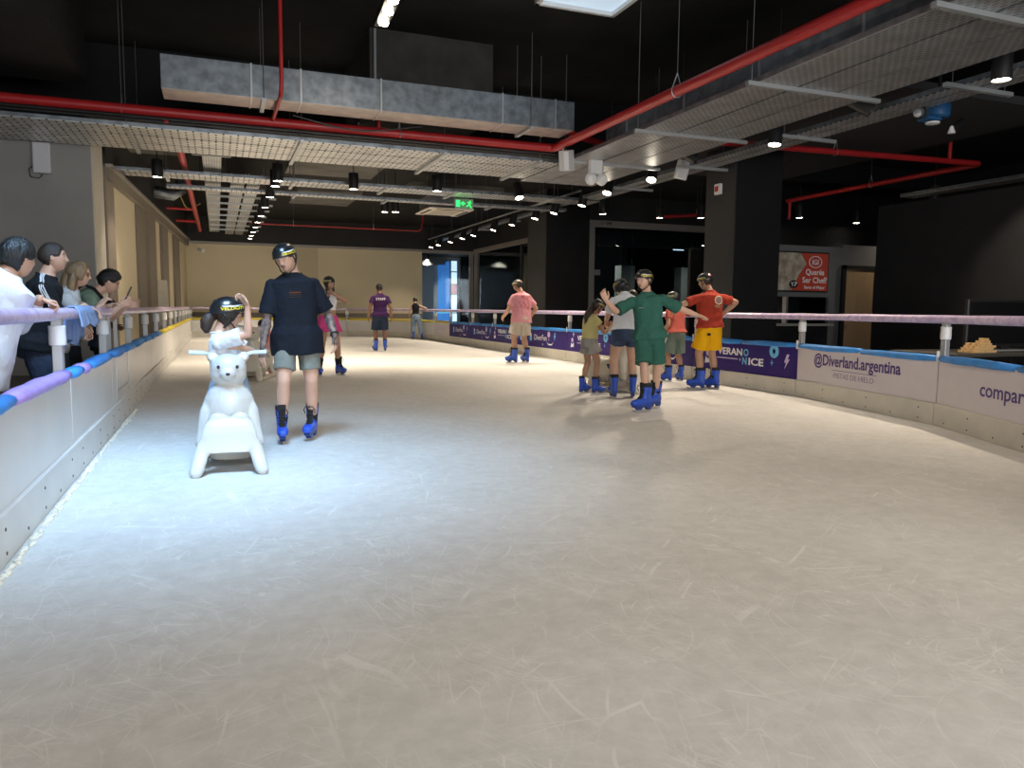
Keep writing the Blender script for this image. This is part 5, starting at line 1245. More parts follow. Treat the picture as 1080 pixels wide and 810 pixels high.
def wrap_print(P, me, t, ease, name, front=False, dx=0.0):
    shirts = [o for o in P.root.children if o.name.split('.')[0] in ('shirt', 'top')]
    from mathutils.bvhtree import BVHTree
    so = shirts[0]; bv = BVHTree.FromPolygons([v.co.copy() for v in so.data.vertices], [tuple(p.vertices) for p in so.data.polygons])
    c, l, f, tan = P.frame(t); s = 1 if front else -1
    for v in me.vertices:
        # seen from behind the reader's right is the wearer's right
        o = c+l*((v.co.x+dx)*(1 if not front else -1))+tan*v.co.y+f*s*0.6
        hit = bv.ray_cast(o, -f*s)
        p = hit[0] if hit[0] is not None else o-f*s*0.45
        v.co = p+f*s*0.004
    me.update()
    return link(name, me, so)
# ------------------------------------------------------------------ bears to push and ride on
BEARM = mat('white_bear_plastic', (0.50, 0.49, 0.46), 0.3, var=0.03, scale=2, spec=0.5, sss=0.15)
BEARB = mat('beige_bear_plastic', (0.56, 0.52, 0.43), 0.4, var=0.04, scale=2)
BEARK = mat('bear_black', (0.008, 0.008, 0.010), 0.3)
def build_bear():
    mb = MB(); Xv = Vector((1, 0, 0)); Yv = Vector((0, 1, 0)); Z = Vector((0, 0, 1))
    mb.ell((0, 0.02, 0.74), (0.132, 0.13, 0.115), 28, 20); mb.ell((0, 0.03, 0.695), (0.132, 0.12, 0.085), 24, 16)
    mb.ell((0, 0.135, 0.705), (0.058, 0.055, 0.045), 20, 14)
    for s in (-1, 1):
        mb.ell((s*0.112, 0.0, 0.828), (0.042, 0.025, 0.042), 16, 12)
        capsule(mb, [(s*0.10, 0.0, 0.55), (s*0.155, 0.05, 0.42), (s*0.18, 0.09, 0.27)], [0.05, 0.055, 0.05], 14)      # shoulders and arms
        capsule(mb, [(s*0.18, 0.09, 0.27), (s*0.20, 0.13, 0.2)], [0.05, 0.045], 12)
    loft(mb, [ringpts(Vector((0, y, z)), Xv, Yv, a, b, 28, 2.2) for z, y, a, b in ((0.05, -0.06, 0.15, 0.14), (0.15, -0.06, 0.20, 0.18), (0.28, -0.04, 0.205, 0.185), (0.42, -0.02, 0.195, 0.17), (0.52, 0.0, 0.175, 0.145), (0.59, 0.01, 0.135, 0.115), (0.63, 0.01, 0.10, 0.095), (0.68, 0.02, 0.09, 0.08))])
    # riding seat behind
    loft(mb, [ringpts(Vector((0, y, z)), Xv, Z, a, b, 24, 2.4) for y, z, a, b in ((-0.05, 0.3, 0.17, 0.22), (-0.2, 0.29, 0.15, 0.20), (-0.4, 0.27, 0.15, 0.18), (-0.6, 0.27, 0.15, 0.20), (-0.72, 0.29, 0.12, 0.17), (-0.76, 0.3, 0.07, 0.1))])
    # front bumper plate with an arch between two flared feet
    loft(mb, [ringpts(Vector((0, y, z)), Xv, Yv, a, b, 30, 3.2) for z, y, a, b in ((0.15, 0.315, 0.205, 0.030), (0.22, 0.295, 0.20, 0.036), (0.29, 0.27, 0.19, 0.04), (0.35, 0.235, 0.170, 0.04), (0.395, 0.20, 0.13, 0.035))])
    for s in (-1, 1):
        mb.ell((s*0.075, 0.20, 0.385), (0.07, 0.045, 0.045), 16, 10)
        loft(mb, [ringpts(Vector((s*x, y, z)), Xv, Yv, a, b, 20, 2.6) for z, x, y, a, b in ((0.0, 0.225, 0.40, 0.03, 0.045), (0.03, 0.222, 0.39, 0.05, 0.06), (0.09, 0.205, 0.355, 0.052, 0.055), (0.16, 0.185, 0.31, 0.052, 0.045), (0.24, 0.16, 0.27, 0.05, 0.04))])
        capsule(mb, [(s*0.225, 0.36, 0.035), (s*0.21, 0.0, 0.03), (s*0.20, -0.62, 0.032), (s*0.17, -0.74, 0.06)], [0.036, 0.034, 0.034, 0.03], 12)
        loft(mb, [ringpts(Vector((s*x, y, z)), Xv, Yv, 0.035, 0.09, 16, 2.4) for z, x, y in ((0.02, 0.20, -0.5), (0.12, 0.17, -0.5), (0.25, 0.12, -0.5))])
    body = remesh(mb, 0.009, 5, name='bear_body')
    belly = MB(); belly.ell((0, 0.098, 0.47), (0.095, 0.062, 0.16), 24, 18)
    belm = belly.mesh('belly_patch', mat('white_belly_plastic', (0.58, 0.58, 0.56), 0.3), smooth='all')
    eyes = [MB().ell((s*0.066, 0.142, 0.762), (0.012, 0.009, 0.014), 12, 8).mesh('eye', BEARK, smooth='all') for s in (-1, 1)]
    nose = MB().ell((0, 0.187, 0.712), (0.016, 0.010, 0.012), 12, 8).mesh('nose', BEARK, smooth='all')
    inn = [MB().ell((s*0.112, 0.022, 0.826), (0.026, 0.010, 0.026), 14, 8).mesh('inner_ear', mat('pale_plastic', (0.66, 0.66, 0.64), 0.4), smooth='all') for s in (-1, 1)]
    hd = MB()
    for s in (-1, 1): loft(hd, [ringpts(Vector((s*x, y, z)), Vector((0, 1, 0)), Vector((0, 0, 1)), 0.026, 0.016, 12, 3) for x, y, z in ((0.02, -0.10, 0.80), (0.12, -0.10, 0.835), (0.17, -0.10, 0.855), (0.28, -0.10, 0.86))])
    hnd = hd.mesh('handlebar', mat('pale_blue_plastic', (0.52, 0.62, 0.66), 0.35), smooth=True)
    return body, belm, eyes, nose, inn, hnd
BEAR = build_bear()
def bear(label, loc, heading, m, scale=1.0):
    t = thing('bear_skating_aid', label, 'skating aid', loc, math.radians(heading)); ORG[t.name] = Vector((0, 0, 0))
    me = BEAR[0] if m is BEARM else BEAR[0].copy(); me.materials.clear(); me.materials.append(m)
    b = link('bear_body', me, t)
    link('belly_patch', BEAR[1], b)
    for e in BEAR[2]: link('eye', e, b)
    link('nose', BEAR[3], b)
    for e in BEAR[4]: link('inner_ear', e, b)
    link('handlebar', BEAR[5], t); t.scale = (scale,)*3
    return t
bear('white plastic polar bear skating aid in the left foreground', (0.065, 5.95, 0), 178, BEARM, 0.97)
bear('beige bear skating aid behind the seated girl', (0.52, 13.0, 0), 160, BEARB)
bear('pale bear skating aid hidden behind the woman in denim shorts', (5.58, 9.75, 0), 200, BEARB)

# ------------------------------------------------------------------ the people
WHITE_T = cloth('white_cotton', (0.70, 0.71, 0.74)); BLACK_T = cloth('black_cotton', (0.012, 0.013, 0.016)); NAVY_T = cloth('navy_cotton', (0.008, 0.011, 0.018))
JEANS = cloth('light_blue_denim', (0.20, 0.27, 0.36), var=0.2); DARKJEANS = cloth('dark_denim', (0.025, 0.035, 0.06), var=0.25); BLACK_P = cloth('black_trousers', (0.012, 0.013, 0.016))
SOCKB = cloth('black_sock', (0.015, 0.015, 0.018)); SOCKW = cloth('white_sock', (0.65, 0.64, 0.62))
# man in the navy tee
P = make_person('tattooed man in a navy tee and black helmet beside the white bear', (0.645, 6.90, 0), 180, 1.68, skin=SKIN_L, vox=0.007, head_res=(60, 84),
    look=dict(helmet=True, tattoo=('l', 'r'), moustache=True, hair_mat=HAIR_B, helmet_scale=1.02),
    pose=dict(lean=(0.05, 0.02, 1), head=(-34, 20, 12), rh_w=(0.35, 6.80, 0.80), lh_w=(0.955, 6.76, 0.93), re=(0.2, -1, 0), le=(-0.25, -1, 0), rf=(0.145, 0.06, 0.145), lf=(-0.125, -0.04, 0.145), rfy=-2, lfy=-22, rhn=(-0.7, -0.6, 0), lhn=(0.8, -0.3, 0), rcurl=0.3, lcurl=0.4, lhd=(-0.1, 0.25, -1)))
sh = shirt(P, NAVY_T, hem=-0.30, sleeve=0.86, ease=0.02, drape=1.0, sleeve_ease=0.02)
for k, dz in enumerate((0.012, -0.008, -0.026)):
    me = MB().box2((-0.05, -0.004 if k else -0.006, 0), (0.05, 0.004 if k else 0.006, 0.0001)).mesh('chest_print', mat('rust_ink' if k == 0 else 'faded_ink', (0.22, 0.07, 0.02) if k == 0 else (0.06, 0.05, 0.045), 0.7))
    for v in me.vertices: v.co.y += dz
    wrap_print(P, me, 0.70, 0.03, 'chest_print', front=True)
bottoms(P, cloth('sage_grey_shorts', (0.19, 0.20, 0.175), var=0.12), 0.76, ease=0.008, flare=0.006); sock(P, SOCKB, 0.80)
S, E, T = P.arm['l']; MB().tube([T.lerp(E, 0.06)+((T-E).orthogonal().normalized()*math.cos(a)+(T-E).normalized().cross((T-E).orthogonal().normalized())*math.sin(a))*0.031 for a in np.linspace(0, 2*math.pi, 17)[:-1]], 0.009, 8, closed=True).build('wrist_watch', BLACKMETAL, P.root, smooth='all')

# girl riding the bear
P = make_person('girl in a white tee and big black helmet riding the white bear', (0.07, 6.34, 0), 180, 1.38, skin=SKIN_L, hr=0.165, girth=0.86, vox=0.007, head_res=(54, 72), hand_vox=0.003,
    look=dict(helmet=True, hair_mat=HAIR_B, helmet_scale=1.12, helmet_tilt=14, skate_scale=1.0, hair_kw=dict(thick=0.05, front=0.2, side=-0.2, back=-0.45),
              locks=[([(0, -0.38, -0.1), (0.02, -0.55, -0.22), (0.03, -0.62, -0.42), (0.02, -0.60, -0.62), (0.0, -0.54, -0.78)], [0.12, 0.19, 0.22, 0.18, 0.06], 0.9), ([(-0.3, 0.06, -0.05), (-0.33, 0.03, -0.28), (-0.28, -0.05, -0.5)], [0.05, 0.07, 0.03], 0.6), ([(0.3, 0.08, -0.02), (0.34, 0.06, -0.26), (0.28, -0.06, -0.5)], [0.06, 0.08, 0.03], 0.6)]),
    pose=dict(pelvis=(0, 0, 0.575), lean=(0.16, -0.02, 1), shoulder_yaw=92, hip_yaw=20, head=(92, 14, -4), rh_w=(0.215, 6.10, 1.17), re=(-1, 0.25, -0.5), rhd=(0.45, 0.0, 1), rhn=(0.8, 0.4, 0), rcurl=0.5, lh_w=(0.15, 6.25, 0.86), le=(-1, -0.3, -0.4),
              rf=(0.16, -0.16, 0.20), lf=(-0.16, -0.16, 0.20), rk=(0.05, 1, 0), lk=(-0.05, 1, 0), air_l=True, air_r=True))
shirt(P, WHITE_T, hem=0.12, sleeve=0.75, ease=0.012, drape=0.95, sleeve_ease=0.018); bottoms(P, JEANS, 1.75, ease=0.006, flare=0.0, name='trousers')

# spectators at the left rail
P = make_person('man in a white long sleeved tee leaning on the left rail', (-1.36, 5.36, 0), 288, 1.68, skin=SKIN_M, vox=0.007, head_res=(60, 84), girth=1.3, hand_vox=0.003,
    look=dict(skates=False, hair_mat=HAIR_K, hair_kw=dict(thick=0.085, front=0.24, side=-0.02, back=-0.38, lump=0.3)),
    pose=dict(lean=(0.0, 0.36, 1), bend=(0, -0.03, 0), head_off=(0, 0.0, -0.035), head=(28, 4, 0), rh=(0.21, 0.02, 0.80), re=(0.3, -1, 0), lh_w=(-1.05, 5.60, 1.205), le=(-0.8, -0.3, -0.9), lhd=(0.1, 1, -0.2), lhn=(0, -0.3, -1), lcurl=1.15))
shirt(P, WHITE_T, hem=-0.34, sleeve=1.88, ease=0.030, drape=1.05, disp=0.016, sleeve_ease=0.02); bottoms(P, cloth('grey_trousers', (0.10, 0.10, 0.10)), 1.9, name='trousers')
P = make_person('tall man in a black tee with white shoulder stripes at the left rail', (-1.37, 7.12, 0), 275, 1.71, skin=SKIN_L, vox=0.007, head_res=(60, 84), hand_vox=0.003,
    look=dict(skates=False, hair_mat=HAIR_G, open_mouth=True, hair_kw=dict(thick=0.045, front=0.25, side=0.02, back=-0.33)),
    pose=dict(lean=(0, 0.17, 1), head=(2, -4, 0), rh_w=(-1.03, 7.2, 1.165), re=(0.7, -0.7, -0.6), rhn=(0, 0, -1), rhd=(-0.2, 1, -0.35), rcurl=0.45, lh_w=(-1.10, 7.55, 1.0), le=(-0.8, -0.6, -0.6), lhn=(0.6, 0, -0.6), lhd=(0.1, 0.5, -1), lcurl=0.5))
so = shirt(P, BLACK_T, hem=-0.10, sleeve=0.92, ease=0.018, drape=0.98); bottoms(P, DARKJEANS, 1.9, name='trousers')
from mathutils.bvhtree import BVHTree
bv = BVHTree.FromPolygons([v.co.copy() for v in so.data.vertices], [tuple(p.vertices) for p in so.data.polygons])
S, E, T = P.arm['r']; c0 = P.frame(1.0)[0]
for k in range(3):
    pts = []
    for t in np.linspace(0, 1, 12):
        q = c0.lerp(S, 0.45+0.55*min(1, t*2.2)) if t < 0.45 else S.lerp(E, (t-0.45)/0.55*0.88)
        hit = bv.find_nearest(q+Vector((0.06 if t < 0.4 else 0.14, (k-1)*0.030-0.01, 0.14 if t < 0.4 else 0.03)))
        pts.append(hit[0]+hit[1]*0.003)
    MB().tube(pts, 0.0045, 6).build('shoulder_stripe', INKWHITE, so)
P = make_person('fair haired woman in amber sunglasses at the left rail', (-1.40, 7.85, 0), 275, 1.63, skin=SKIN_L, vox=0.008, head_res=(48, 64), female=True,
    look=dict(skates=False, hair_mat=HAIR_F, hair_kw=dict(thick=0.06, front=0.27, side=-0.25, back=-0.48), locks=[([(0.3, -0.1, 0.1), (0.34, -0.16, -0.3), (0.30, -0.2, -0.7), (0.26, -0.18, -1.0)], [0.14, 0.17, 0.17, 0.05], 0.7), ([(-0.3, -0.1, 0.1), (-0.34, -0.16, -0.3), (-0.30, -0.2, -0.7), (-0.26, -0.18, -1.0)], [0.14, 0.17, 0.17, 0.05], 0.7), ([(0, -0.4, 0.0), (0, -0.44, -0.4), (0, -0.4, -0.8), (0, -0.36, -1.1)], [0.16, 0.2, 0.2, 0.08], 1.5)]),
    pose=dict(lean=(0, 0.34, 1), head=(-4, 6, 0), rh_w=(-1.0, 7.78, 1.16), re=(0.6, -0.7, -0.8), lh_w=(-0.97, 8.12, 1.165), rhn=(0, 0, -1), lhn=(0, 0, -1)))
shirt(P, cloth('pale_grey_cotton', (0.48, 0.48, 0.47)), hem=-0.08, sleeve=0.6); bottoms(P, DARKJEANS, 1.9, name='trousers')
glasses(P, mat('tortoise_frame', (0.08, 0.03, 0.01), 0.3), mat('amber_lens', (0.38, 0.13, 0.02), 0.15))
P = make_person('young man with glasses and green tee holding a phone at the left rail', (-1.44, 8.75, 0), 276, 1.70, skin=SKIN_L, vox=0.008, head_res=(48, 64), hand_vox=0.003,
    look=dict(skates=False, hair_mat=HAIR_K, hair_kw=dict(thick=0.10, front=0.24, side=0.03, back=-0.30, lump=0.35)),
    pose=dict(lean=(0, 0.66, 1), bend=(0, -0.05, 0.02), head=(2, 24, 0), rh_w=(-0.90, 8.50, 1.17), re=(0.5, -0.3, -1), lh_w=(-0.87, 8.70, 1.17), le=(-0.5, -0.3, -1), rhd=(0, 1, 0.5), rhn=(-1, 0, 0.3), lhd=(0.1, 1, 0.2), lhn=(1, 0, 0.2), rcurl=0.7, lcurl=0.5))
shirt(P, cloth('sage_green_cotton', (0.17, 0.24, 0.17)), hem=-0.10, sleeve=0.7); bottoms(P, BLACK_P, 1.9, name='trousers'); glasses(P, BLACKMETAL, None)
c, l, f, tan = P.frame(0.6); bp = MB()
for s in (-1, 1):
    pts = []
    for t, fo in ((0.55, 0.085), (0.8, 0.085), (0.98, 0.045), (1.02, -0.02), (0.95, -0.08), (0.6, -0.11)):
        cc, ll, ff, tt = P.frame(t); pts.append(cc+ll*(s*0.062*P.H)+ff*(fo*P.H/1.0*1.0+0.0)+tt*0.012)
    bp.tube(pts, 0.016, 8)
bp.build('backpack_strap', BLACK_T, P.root, smooth='all')
ph = thing('mobile_phone', 'dark phone in the hands of the young man with glasses', 'phone', (-0.83, 8.56, 1.22))
Rp = Matrix.Rotation(math.radians(25), 3, 'Y') @ Matrix.Rotation(math.radians(10), 3, 'Z')
MB().box((-0.83, 8.56, 1.295), (0.010, 0.075, 0.15), Rp).build('phone_case', BLACKMETAL, ph, bev=0.003); MB().box(Vector((-0.83, 8.56, 1.295))+Rp @ Vector((-0.0055, 0, 0)), (0.001, 0.068, 0.14), Rp).build('screen', mat('phone_screen', (0.05, 0.06, 0.08), 0.1), ph)
# fifth spectator, mostly hidden
P = make_person('partly hidden spectator in navy beyond the man with the phone', (-1.48, 11.4, 0), 282, 1.30, skin=SKIN_B, lips=LIPS_B, hr=0.15, vox=0.01, head_res=(30, 40),
    look=dict(skates=False, hair_mat=HAIR_K), pose=dict(lean=(0, 0.2, 1), head=(0, 10, 0), rh_w=(-1.1, 10.7, 0.86), re=(0.8, -0.5, -0.6)))
shirt(P, DARKJEANS, hem=-0.1, sleeve=0.6); bottoms(P, BLACK_P, 1.9, name='trousers')
# jacket over the rail
rs = np.random.RandomState(4); mb = MB(); nu, nv = 26, 22; vs = []
for i in range(nu):
    y = 6.42+0.95*i/(nu-1); z0 = 0.0
    wob = 0.018*math.sin(i*0.9)+0.012*math.sin(i*1.9+1)
    for j in range(nv):
        s = j/(nv-1); L0 = 0.10+0.02*math.sin(i*0.45); L1 = 0.24+0.03*math.cos(i*0.4)
        if s < 0.42: d = (0.42-s)/0.42; x = LX-0.075+0.043+0.012*math.sin(i*0.9+j*0.3)*d+0.012*d; z = 1.115-L0*d
        elif s > 0.58: d = (s-0.58)/0.42; x = LX-0.075-0.043-0.03*d+wob*d; z = 1.115-L1*d
        else: a = (s-0.42)/0.16*math.pi; x = LX-0.075+0.043*math.cos(a); z = 1.115+0.047*math.sin(a)+0.006*math.sin(i*1.3)
        vs.append((x, y, z))
mb.add(vs, [(i*nv+j, i*nv+j+1, (i+1)*nv+j+1, (i+1)*nv+j) for i in range(nu-1) for j in range(nv-1)])
off = [Vector(v) for v in vs]; n0 = len(vs)
jk = solo('jacket', mb, cloth('light_blue_jacket_cloth', (0.25, 0.34, 0.55), var=0.2), 'light blue jacket draped over the left handrail', 'jacket', smooth='all')
sm = jk.modifiers.new('thickness', 'SOLIDIFY'); sm.thickness = 0.008; sm.offset = 1

# skaters at the far left
PINKS = cloth('hot_pink_cloth', (0.62, 0.07, 0.26))
P = make_person('young woman in a white crop top and hot pink skirt on the ice', (1.78, 13.4, 0), 188, 1.66, skin=SKIN_M, vox=0.009, head_res=(40, 54), female=True,
    look=dict(helmet=True, hair_mat=HAIR_B, hair_kw=dict(thick=0.05, front=0.25, side=-0.3, back=-0.5), locks=[([(0.26, 0.10, -0.05), (0.30, 0.14, -0.5), (0.22, 0.22, -1.0), (0.2, 0.2, -1.35)], [0.08, 0.12, 0.12, 0.04], 0.8), ([(-0.26, 0.10, -0.05), (-0.30, 0.14, -0.5), (-0.24, 0.2, -0.95), (-0.22, 0.2, -1.2)], [0.08, 0.12, 0.11, 0.04], 0.8)]),
    pose=dict(head=(20, 8, 4), rh=(0.06, 0.20, 1.38), lh=(-0.06, 0.22, 1.40), re=(1, 0.1, -0.7), le=(-1, 0.1, -0.6), rhd=(-0.7, 0.3, 0.5), lhd=(0.7, 0.3, 0.5), rcurl=0.8, lcurl=0.8, rf=(0.16, 0.02, 0.145), lf=(-0.18, -0.02, 0.145), rfy=-10, lfy=20))
shirt(P, WHITE_T, hem=0.42, sleeve=0.25, ease=0.008, drape=0.0, disp=0.008, tank=True, name='top'); skirt(P, PINKS, 0.20, waist=0.24, flare=0.06); bottoms(P, PINKS, 0.25, name='under_shorts', ease=0.004, flare=0); sock(P, SOCKB, 0.6, 0.9)
P = make_person('small child in a pale pink dress beside the beige bear', (0.82, 13.98, 0), 20, 0.98, skin=SKIN_M, hr=0.18, vox=0.008, head_res=(36, 48), female=True,
    look=dict(skates=False, hair_mat=HAIR_K, hair_kw=dict(thick=0.08, front=0.22, side=-0.2, back=-0.48), shoe_mat=cloth('pink_shoe', (0.55, 0.16, 0.14))),
    pose=dict(lean=(-0.15, 0.15, 1), head=(30, 10, 0), lh_w=(0.55, 13.7, 0.72), rh=(0.1, 0.2, 0.5), rf=(0.07, 0.1, 0.042), lf=(-0.16, 0.0, 0.042)))
shirt(P, cloth('coral_pink_cotton', (0.70, 0.22, 0.22)), hem=0.1, sleeve=0.3); skirt(P, cloth('pale_pink_cotton', (0.62, 0.34, 0.34)), 0.16, waist=0.25, flare=0.05)

# skaters in the middle distance
P = make_person('staff man in a purple tee skating away from view', (4.13, 20.62, 0), 357, 1.80, skin=SKIN_B, lips=LIPS_B, vox=0.010, head_res=(36, 48),
    look=dict(hair_mat=HAIR_K, hair_kw=dict(thick=0.035, front=0.25, side=0.0, back=-0.34)), pose=dict(head=(14, 4, 0), rf=(0.13, 0, 0.145), lf=(-0.12, 0, 0.145)))
shirt(P, cloth('purple_cotton', (0.055, 0.018, 0.085)), hem=-0.05, sleeve=0.55); bottoms(P, cloth('dark_blue_shorts', (0.022, 0.035, 0.065)), 0.92, ease=0.02); sock(P, SOCKB, 0.65); back_print(P, 'STAFF', 0.085, INKWHITE, 0.78, width=0.26)
P = make_person('woman in a black top and light jeans holding the far corner rail', (7.02, 28.25, 0), 350, 1.55, skin=SKIN_L, vox=0.011, head_res=(30, 40), female=True,
    look=dict(helmet=True, hair_mat=HAIR_K), pose=dict(lean=(-0.03, 0.08, 1), head=(0, 12, 0), rh_w=(7.42, 28.35, 1.13), re=(1, -0.6, -0.3), rhn=(0, 0, -1), lh=(-0.25, 0.1, 0.82), rf=(0.22, 0.0, 0.145), lf=(-0.10, 0.0, 0.145)))
shirt(P, BLACK_T, hem=0.15, sleeve=0.2, ease=0.008, drape=0.6, tank=True, name='top'); bottoms(P, JEANS, 1.8, ease=0.022, flare=0.01, name='trousers')
# man in the pink tee
PINKT = cloth('dusty_pink_cotton', (0.56, 0.25, 0.28))
P = make_person('man in a dusty pink tee and beige shorts seen from behind', (6.20, 15.45, 0), 14, 1.79, skin=SKIN_M, vox=0.008, head_res=(40, 54), girth=1.06,
    look=dict(helmet=True, red_sticker=True, hair_mat=HAIR_B), pose=dict(head=(28, 14, 0), lean=(0.02, 0.08, 1), lh_w=(5.85, 15.62, 1.02), le=(-0.6, -1, -0.2), rh=(0.31, 0.12, 1.0), re=(0.7, -1, 0), rf=(0.15, 0.0, 0.145), lf=(-0.17, 0.02, 0.145), lfy=30, rfy=-2))
shirt(P, PINKT, hem=-0.16, sleeve=0.75, ease=0.026, drape=1.06, disp=0.035)
rs = random.Random(5); pm = MB()
for i in range(90):
    x = rs.uniform(-0.13, 0.13); y = rs.uniform(-0.18, 0.12); a = rs.uniform(0, 3.1); w = rs.uniform(0.008, 0.022); h = 0.004
    dx, dy = math.cos(a)*w, math.sin(a)*w; pm.add([(x-dx-dy*0.25, y-dy+dx*0.25, 0), (x+dx-dy*0.25, y+dy+dx*0.25, 0), (x+dx+dy*0.25, y+dy-dx*0.25, 0), (x-dx+dy*0.25, y-dy-dx*0.25, 0)], [(0, 1, 2, 3)])
pr = pm.mesh('back_print', mat('red_print_ink', (0.40, 0.05, 0.06), 0.7)); tag(wrap_print(P, pr, 0.66, 0.03, 'back_print'), kind='stuff')
bottoms(P, cloth('beige_shorts', (0.44, 0.38, 0.31)), 0.82, ease=0.035, flare=0.035); sock(P, SOCKB, 0.78)

# group at the right
P = make_person('little girl in a pale yellow top and grey shorts on the ice', (4.86, 9.55, 0), 277, 1.27, skin=SKIN_M, hr=0.155, vox=0.008, head_res=(44, 60), female=True,
    look=dict(helmet=True, helmet_tilt=-4, hair_mat=HAIR_B, skate_scale=1.0, locks=[([(0.1, -0.3, -0.2), (0.12, -0.45, -0.6), (0.1, -0.5, -1.1), (0.08, -0.46, -1.5)], [0.16, 0.2, 0.18, 0.06], 1.1), ([(-0.1, -0.3, -0.2), (-0.12, -0.45, -0.6), (-0.1, -0.48, -1.0), (-0.08, -0.44, -1.3)], [0.16, 0.2, 0.18, 0.06], 1.1)]),
    pose=dict(lean=(0, 0.10, 1), head=(-6, 22, 0), rh=(0.10, 0.30, 0.95), lh=(-0.10, 0.32, 0.95), re=(0.4, -0.6, -1), le=(-0.4, -0.6, -1), rf=(0.09, 0.06, 0.145), lf=(-0.09, -0.04, 0.145), rfy=-14))
shirt(P, cloth('pale_yellow_cotton', (0.56, 0.50, 0.22)), hem=0.12, sleeve=0.35, ease=0.016, drape=0.95); bottoms(P, cloth('grey_denim', (0.28, 0.27, 0.25), var=0.25), 0.52, ease=0.02, flare=0.035); sock(P, SOCKW, 0.7)
P = make_person('woman in a white tee and denim shorts bending over a bear', (5.07, 8.92, 0), 342, 1.66, skin=SKIN_L, vox=0.008, head_res=(40, 54), female=True, girth=1.08,
    look=dict(helmet=True, hair_mat=HAIR_K, hair_kw=dict(thick=0.07, front=0.25, side=-0.2, back=-0.55), locks=[([(0, -0.34, -0.1), (0, -0.40, -0.35), (0, -0.36, -0.6)], [0.2, 0.2, 0.08], 1.2)]),
    pose=dict(pelvis=(0, -0.06, 0.88), lean=(0.02, 0.42, 1), bend=(0, -0.05, 0.02), head=(25, 22, 0), rh=(0.22, 0.62, 0.95), lh=(-0.16, 0.60, 0.98), re=(0.8, -0.3, -0.6), le=(-0.8, -0.3, -0.6), rf=(0.13, 0.02, 0.145), lf=(-0.13, 0.0, 0.145), rfy=-10, lfy=6, leg_thick=1.05))
shirt(P, WHITE_T, hem=0.04, sleeve=0.7, ease=0.014, drape=0.96, disp=0.02); bottoms(P, cloth('mid_blue_denim', (0.045, 0.065, 0.115), var=0.3), 0.42, ease=0.014, flare=0.015)
P = make_person('small child in a helmet riding the bear behind the denim shorts', (5.66, 10.12, 0), 200, 1.10, skin=SKIN_L, hr=0.168, vox=0.009, head_res=(36, 48),
    look=dict(helmet=True, hair_mat=HAIR_K, skate_scale=1.2), pose=dict(pelvis=(0, 0, 0.54), lean=(0, 0.1, 1), head=(0, 10, 0), rh=(0.2, 0.28, 0.83), lh=(-0.2, 0.28, 0.83), rf=(0.31, 0.1, 0.24), lf=(-0.31, 0.1, 0.24), rk=(0.5, 1, 0), lk=(-0.5, 1, 0), air_l=True, air_r=True))
shirt(P, BLACK_T, hem=-0.05, sleeve=1.7); bottoms(P, DARKJEANS, 1.8, name='trousers')
TEAL = cloth('teal_green_cotton', (0.032, 0.115, 0.088)); 
P = make_person('boy in a teal green tee and shorts with both arms out', (4.78, 7.82, 0), 150, 1.59, skin=SKIN_L, girth=0.88, hr=0.142, vox=0.007, head_res=(54, 72), hand_vox=0.003,
    look=dict(helmet=True, hair_mat=HAIR_B, helmet_tilt=2, open_mouth=True, skate_scale=1.08),
    pose=dict(lean=(0.10, 0.05, 1), head=(-45, 4, 3), rh_w=(4.17, 7.78, 1.28), re=(0.3, -0.2, -1), rhd=(0.45, -0.1, 1.0), rhn=(-0.2, 0.9, 0), rcurl=0.55, lh_w=(5.38, 7.72, 1.12), le=(-0.3, -0.2, -1), lhn=(0, 0.2, -1), lcurl=0.15, rf_w=(4.63, 7.62, 0.145), lf_w=(4.93, 7.88, 0.145), rfy=-50, lfy=-40, rk=(0.1, 1, 0), lk=(-0.1, 1, 0)))
shirt(P, TEAL, hem=-0.10, sleeve=0.9, ease=0.018, drape=1.02, flare=0.03, disp=0.032, sleeve_ease=0.024); bottoms(P, TEAL, 0.95, ease=0.018, flare=0.018); sock(P, SOCKB, 0.86)
wrap_print(P, MB().box2((-0.028, -0.006, 0), (0.028, 0.006, 0.0001)).mesh('chest_mark', mat('pale_ink', (0.4, 0.5, 0.46), 0.6)), 0.68, 0.03, 'chest_mark', front=True, dx=-0.075)
P = make_person('boy in a coral tee and grey green shorts by the right rail', (7.12, 10.82, 0), 8, 1.43, skin=SKIN_M, hr=0.15, vox=0.008, head_res=(40, 54),
    look=dict(helmet=True, hair_mat=HAIR_K), pose=dict(head=(30, 6, 0), lean=(0, 0.06, 1), rh_w=(7.50, 11.0, 1.13), re=(1, -0.4, -0.2), rhn=(0, 0, -1), lh=(-0.20, 0.12, 0.82), rf=(0.13, 0.0, 0.145), lf=(-0.14, 0.0, 0.145), lfy=25))
shirt(P, cloth('coral_cotton', (0.52, 0.12, 0.095)), hem=0.02, sleeve=0.55, ease=0.018, drape=1.0); bt = bottoms(P, cloth('grey_green_shorts', (0.15, 0.20, 0.17)), 0.98, ease=0.03, flare=0.03); sock(P, SOCKB, 0.84)
for nm, s in (('l', -1), ('r', 1)):
    hj, K, A = P.leg[nm]; pts = [P.frame(0.15)[0]+Vector((s*0.155, 0, 0)), hj+Vector((s*0.118, 0, -0.05)), hj.lerp(K, 0.5)+Vector((s*0.112, 0, 0)), hj.lerp(K, 0.97)+Vector((s*0.108, 0, 0))]
    MB().tube(pts, 0.012, 8).build('side_stripe', INKWHITE, bt, smooth='all')
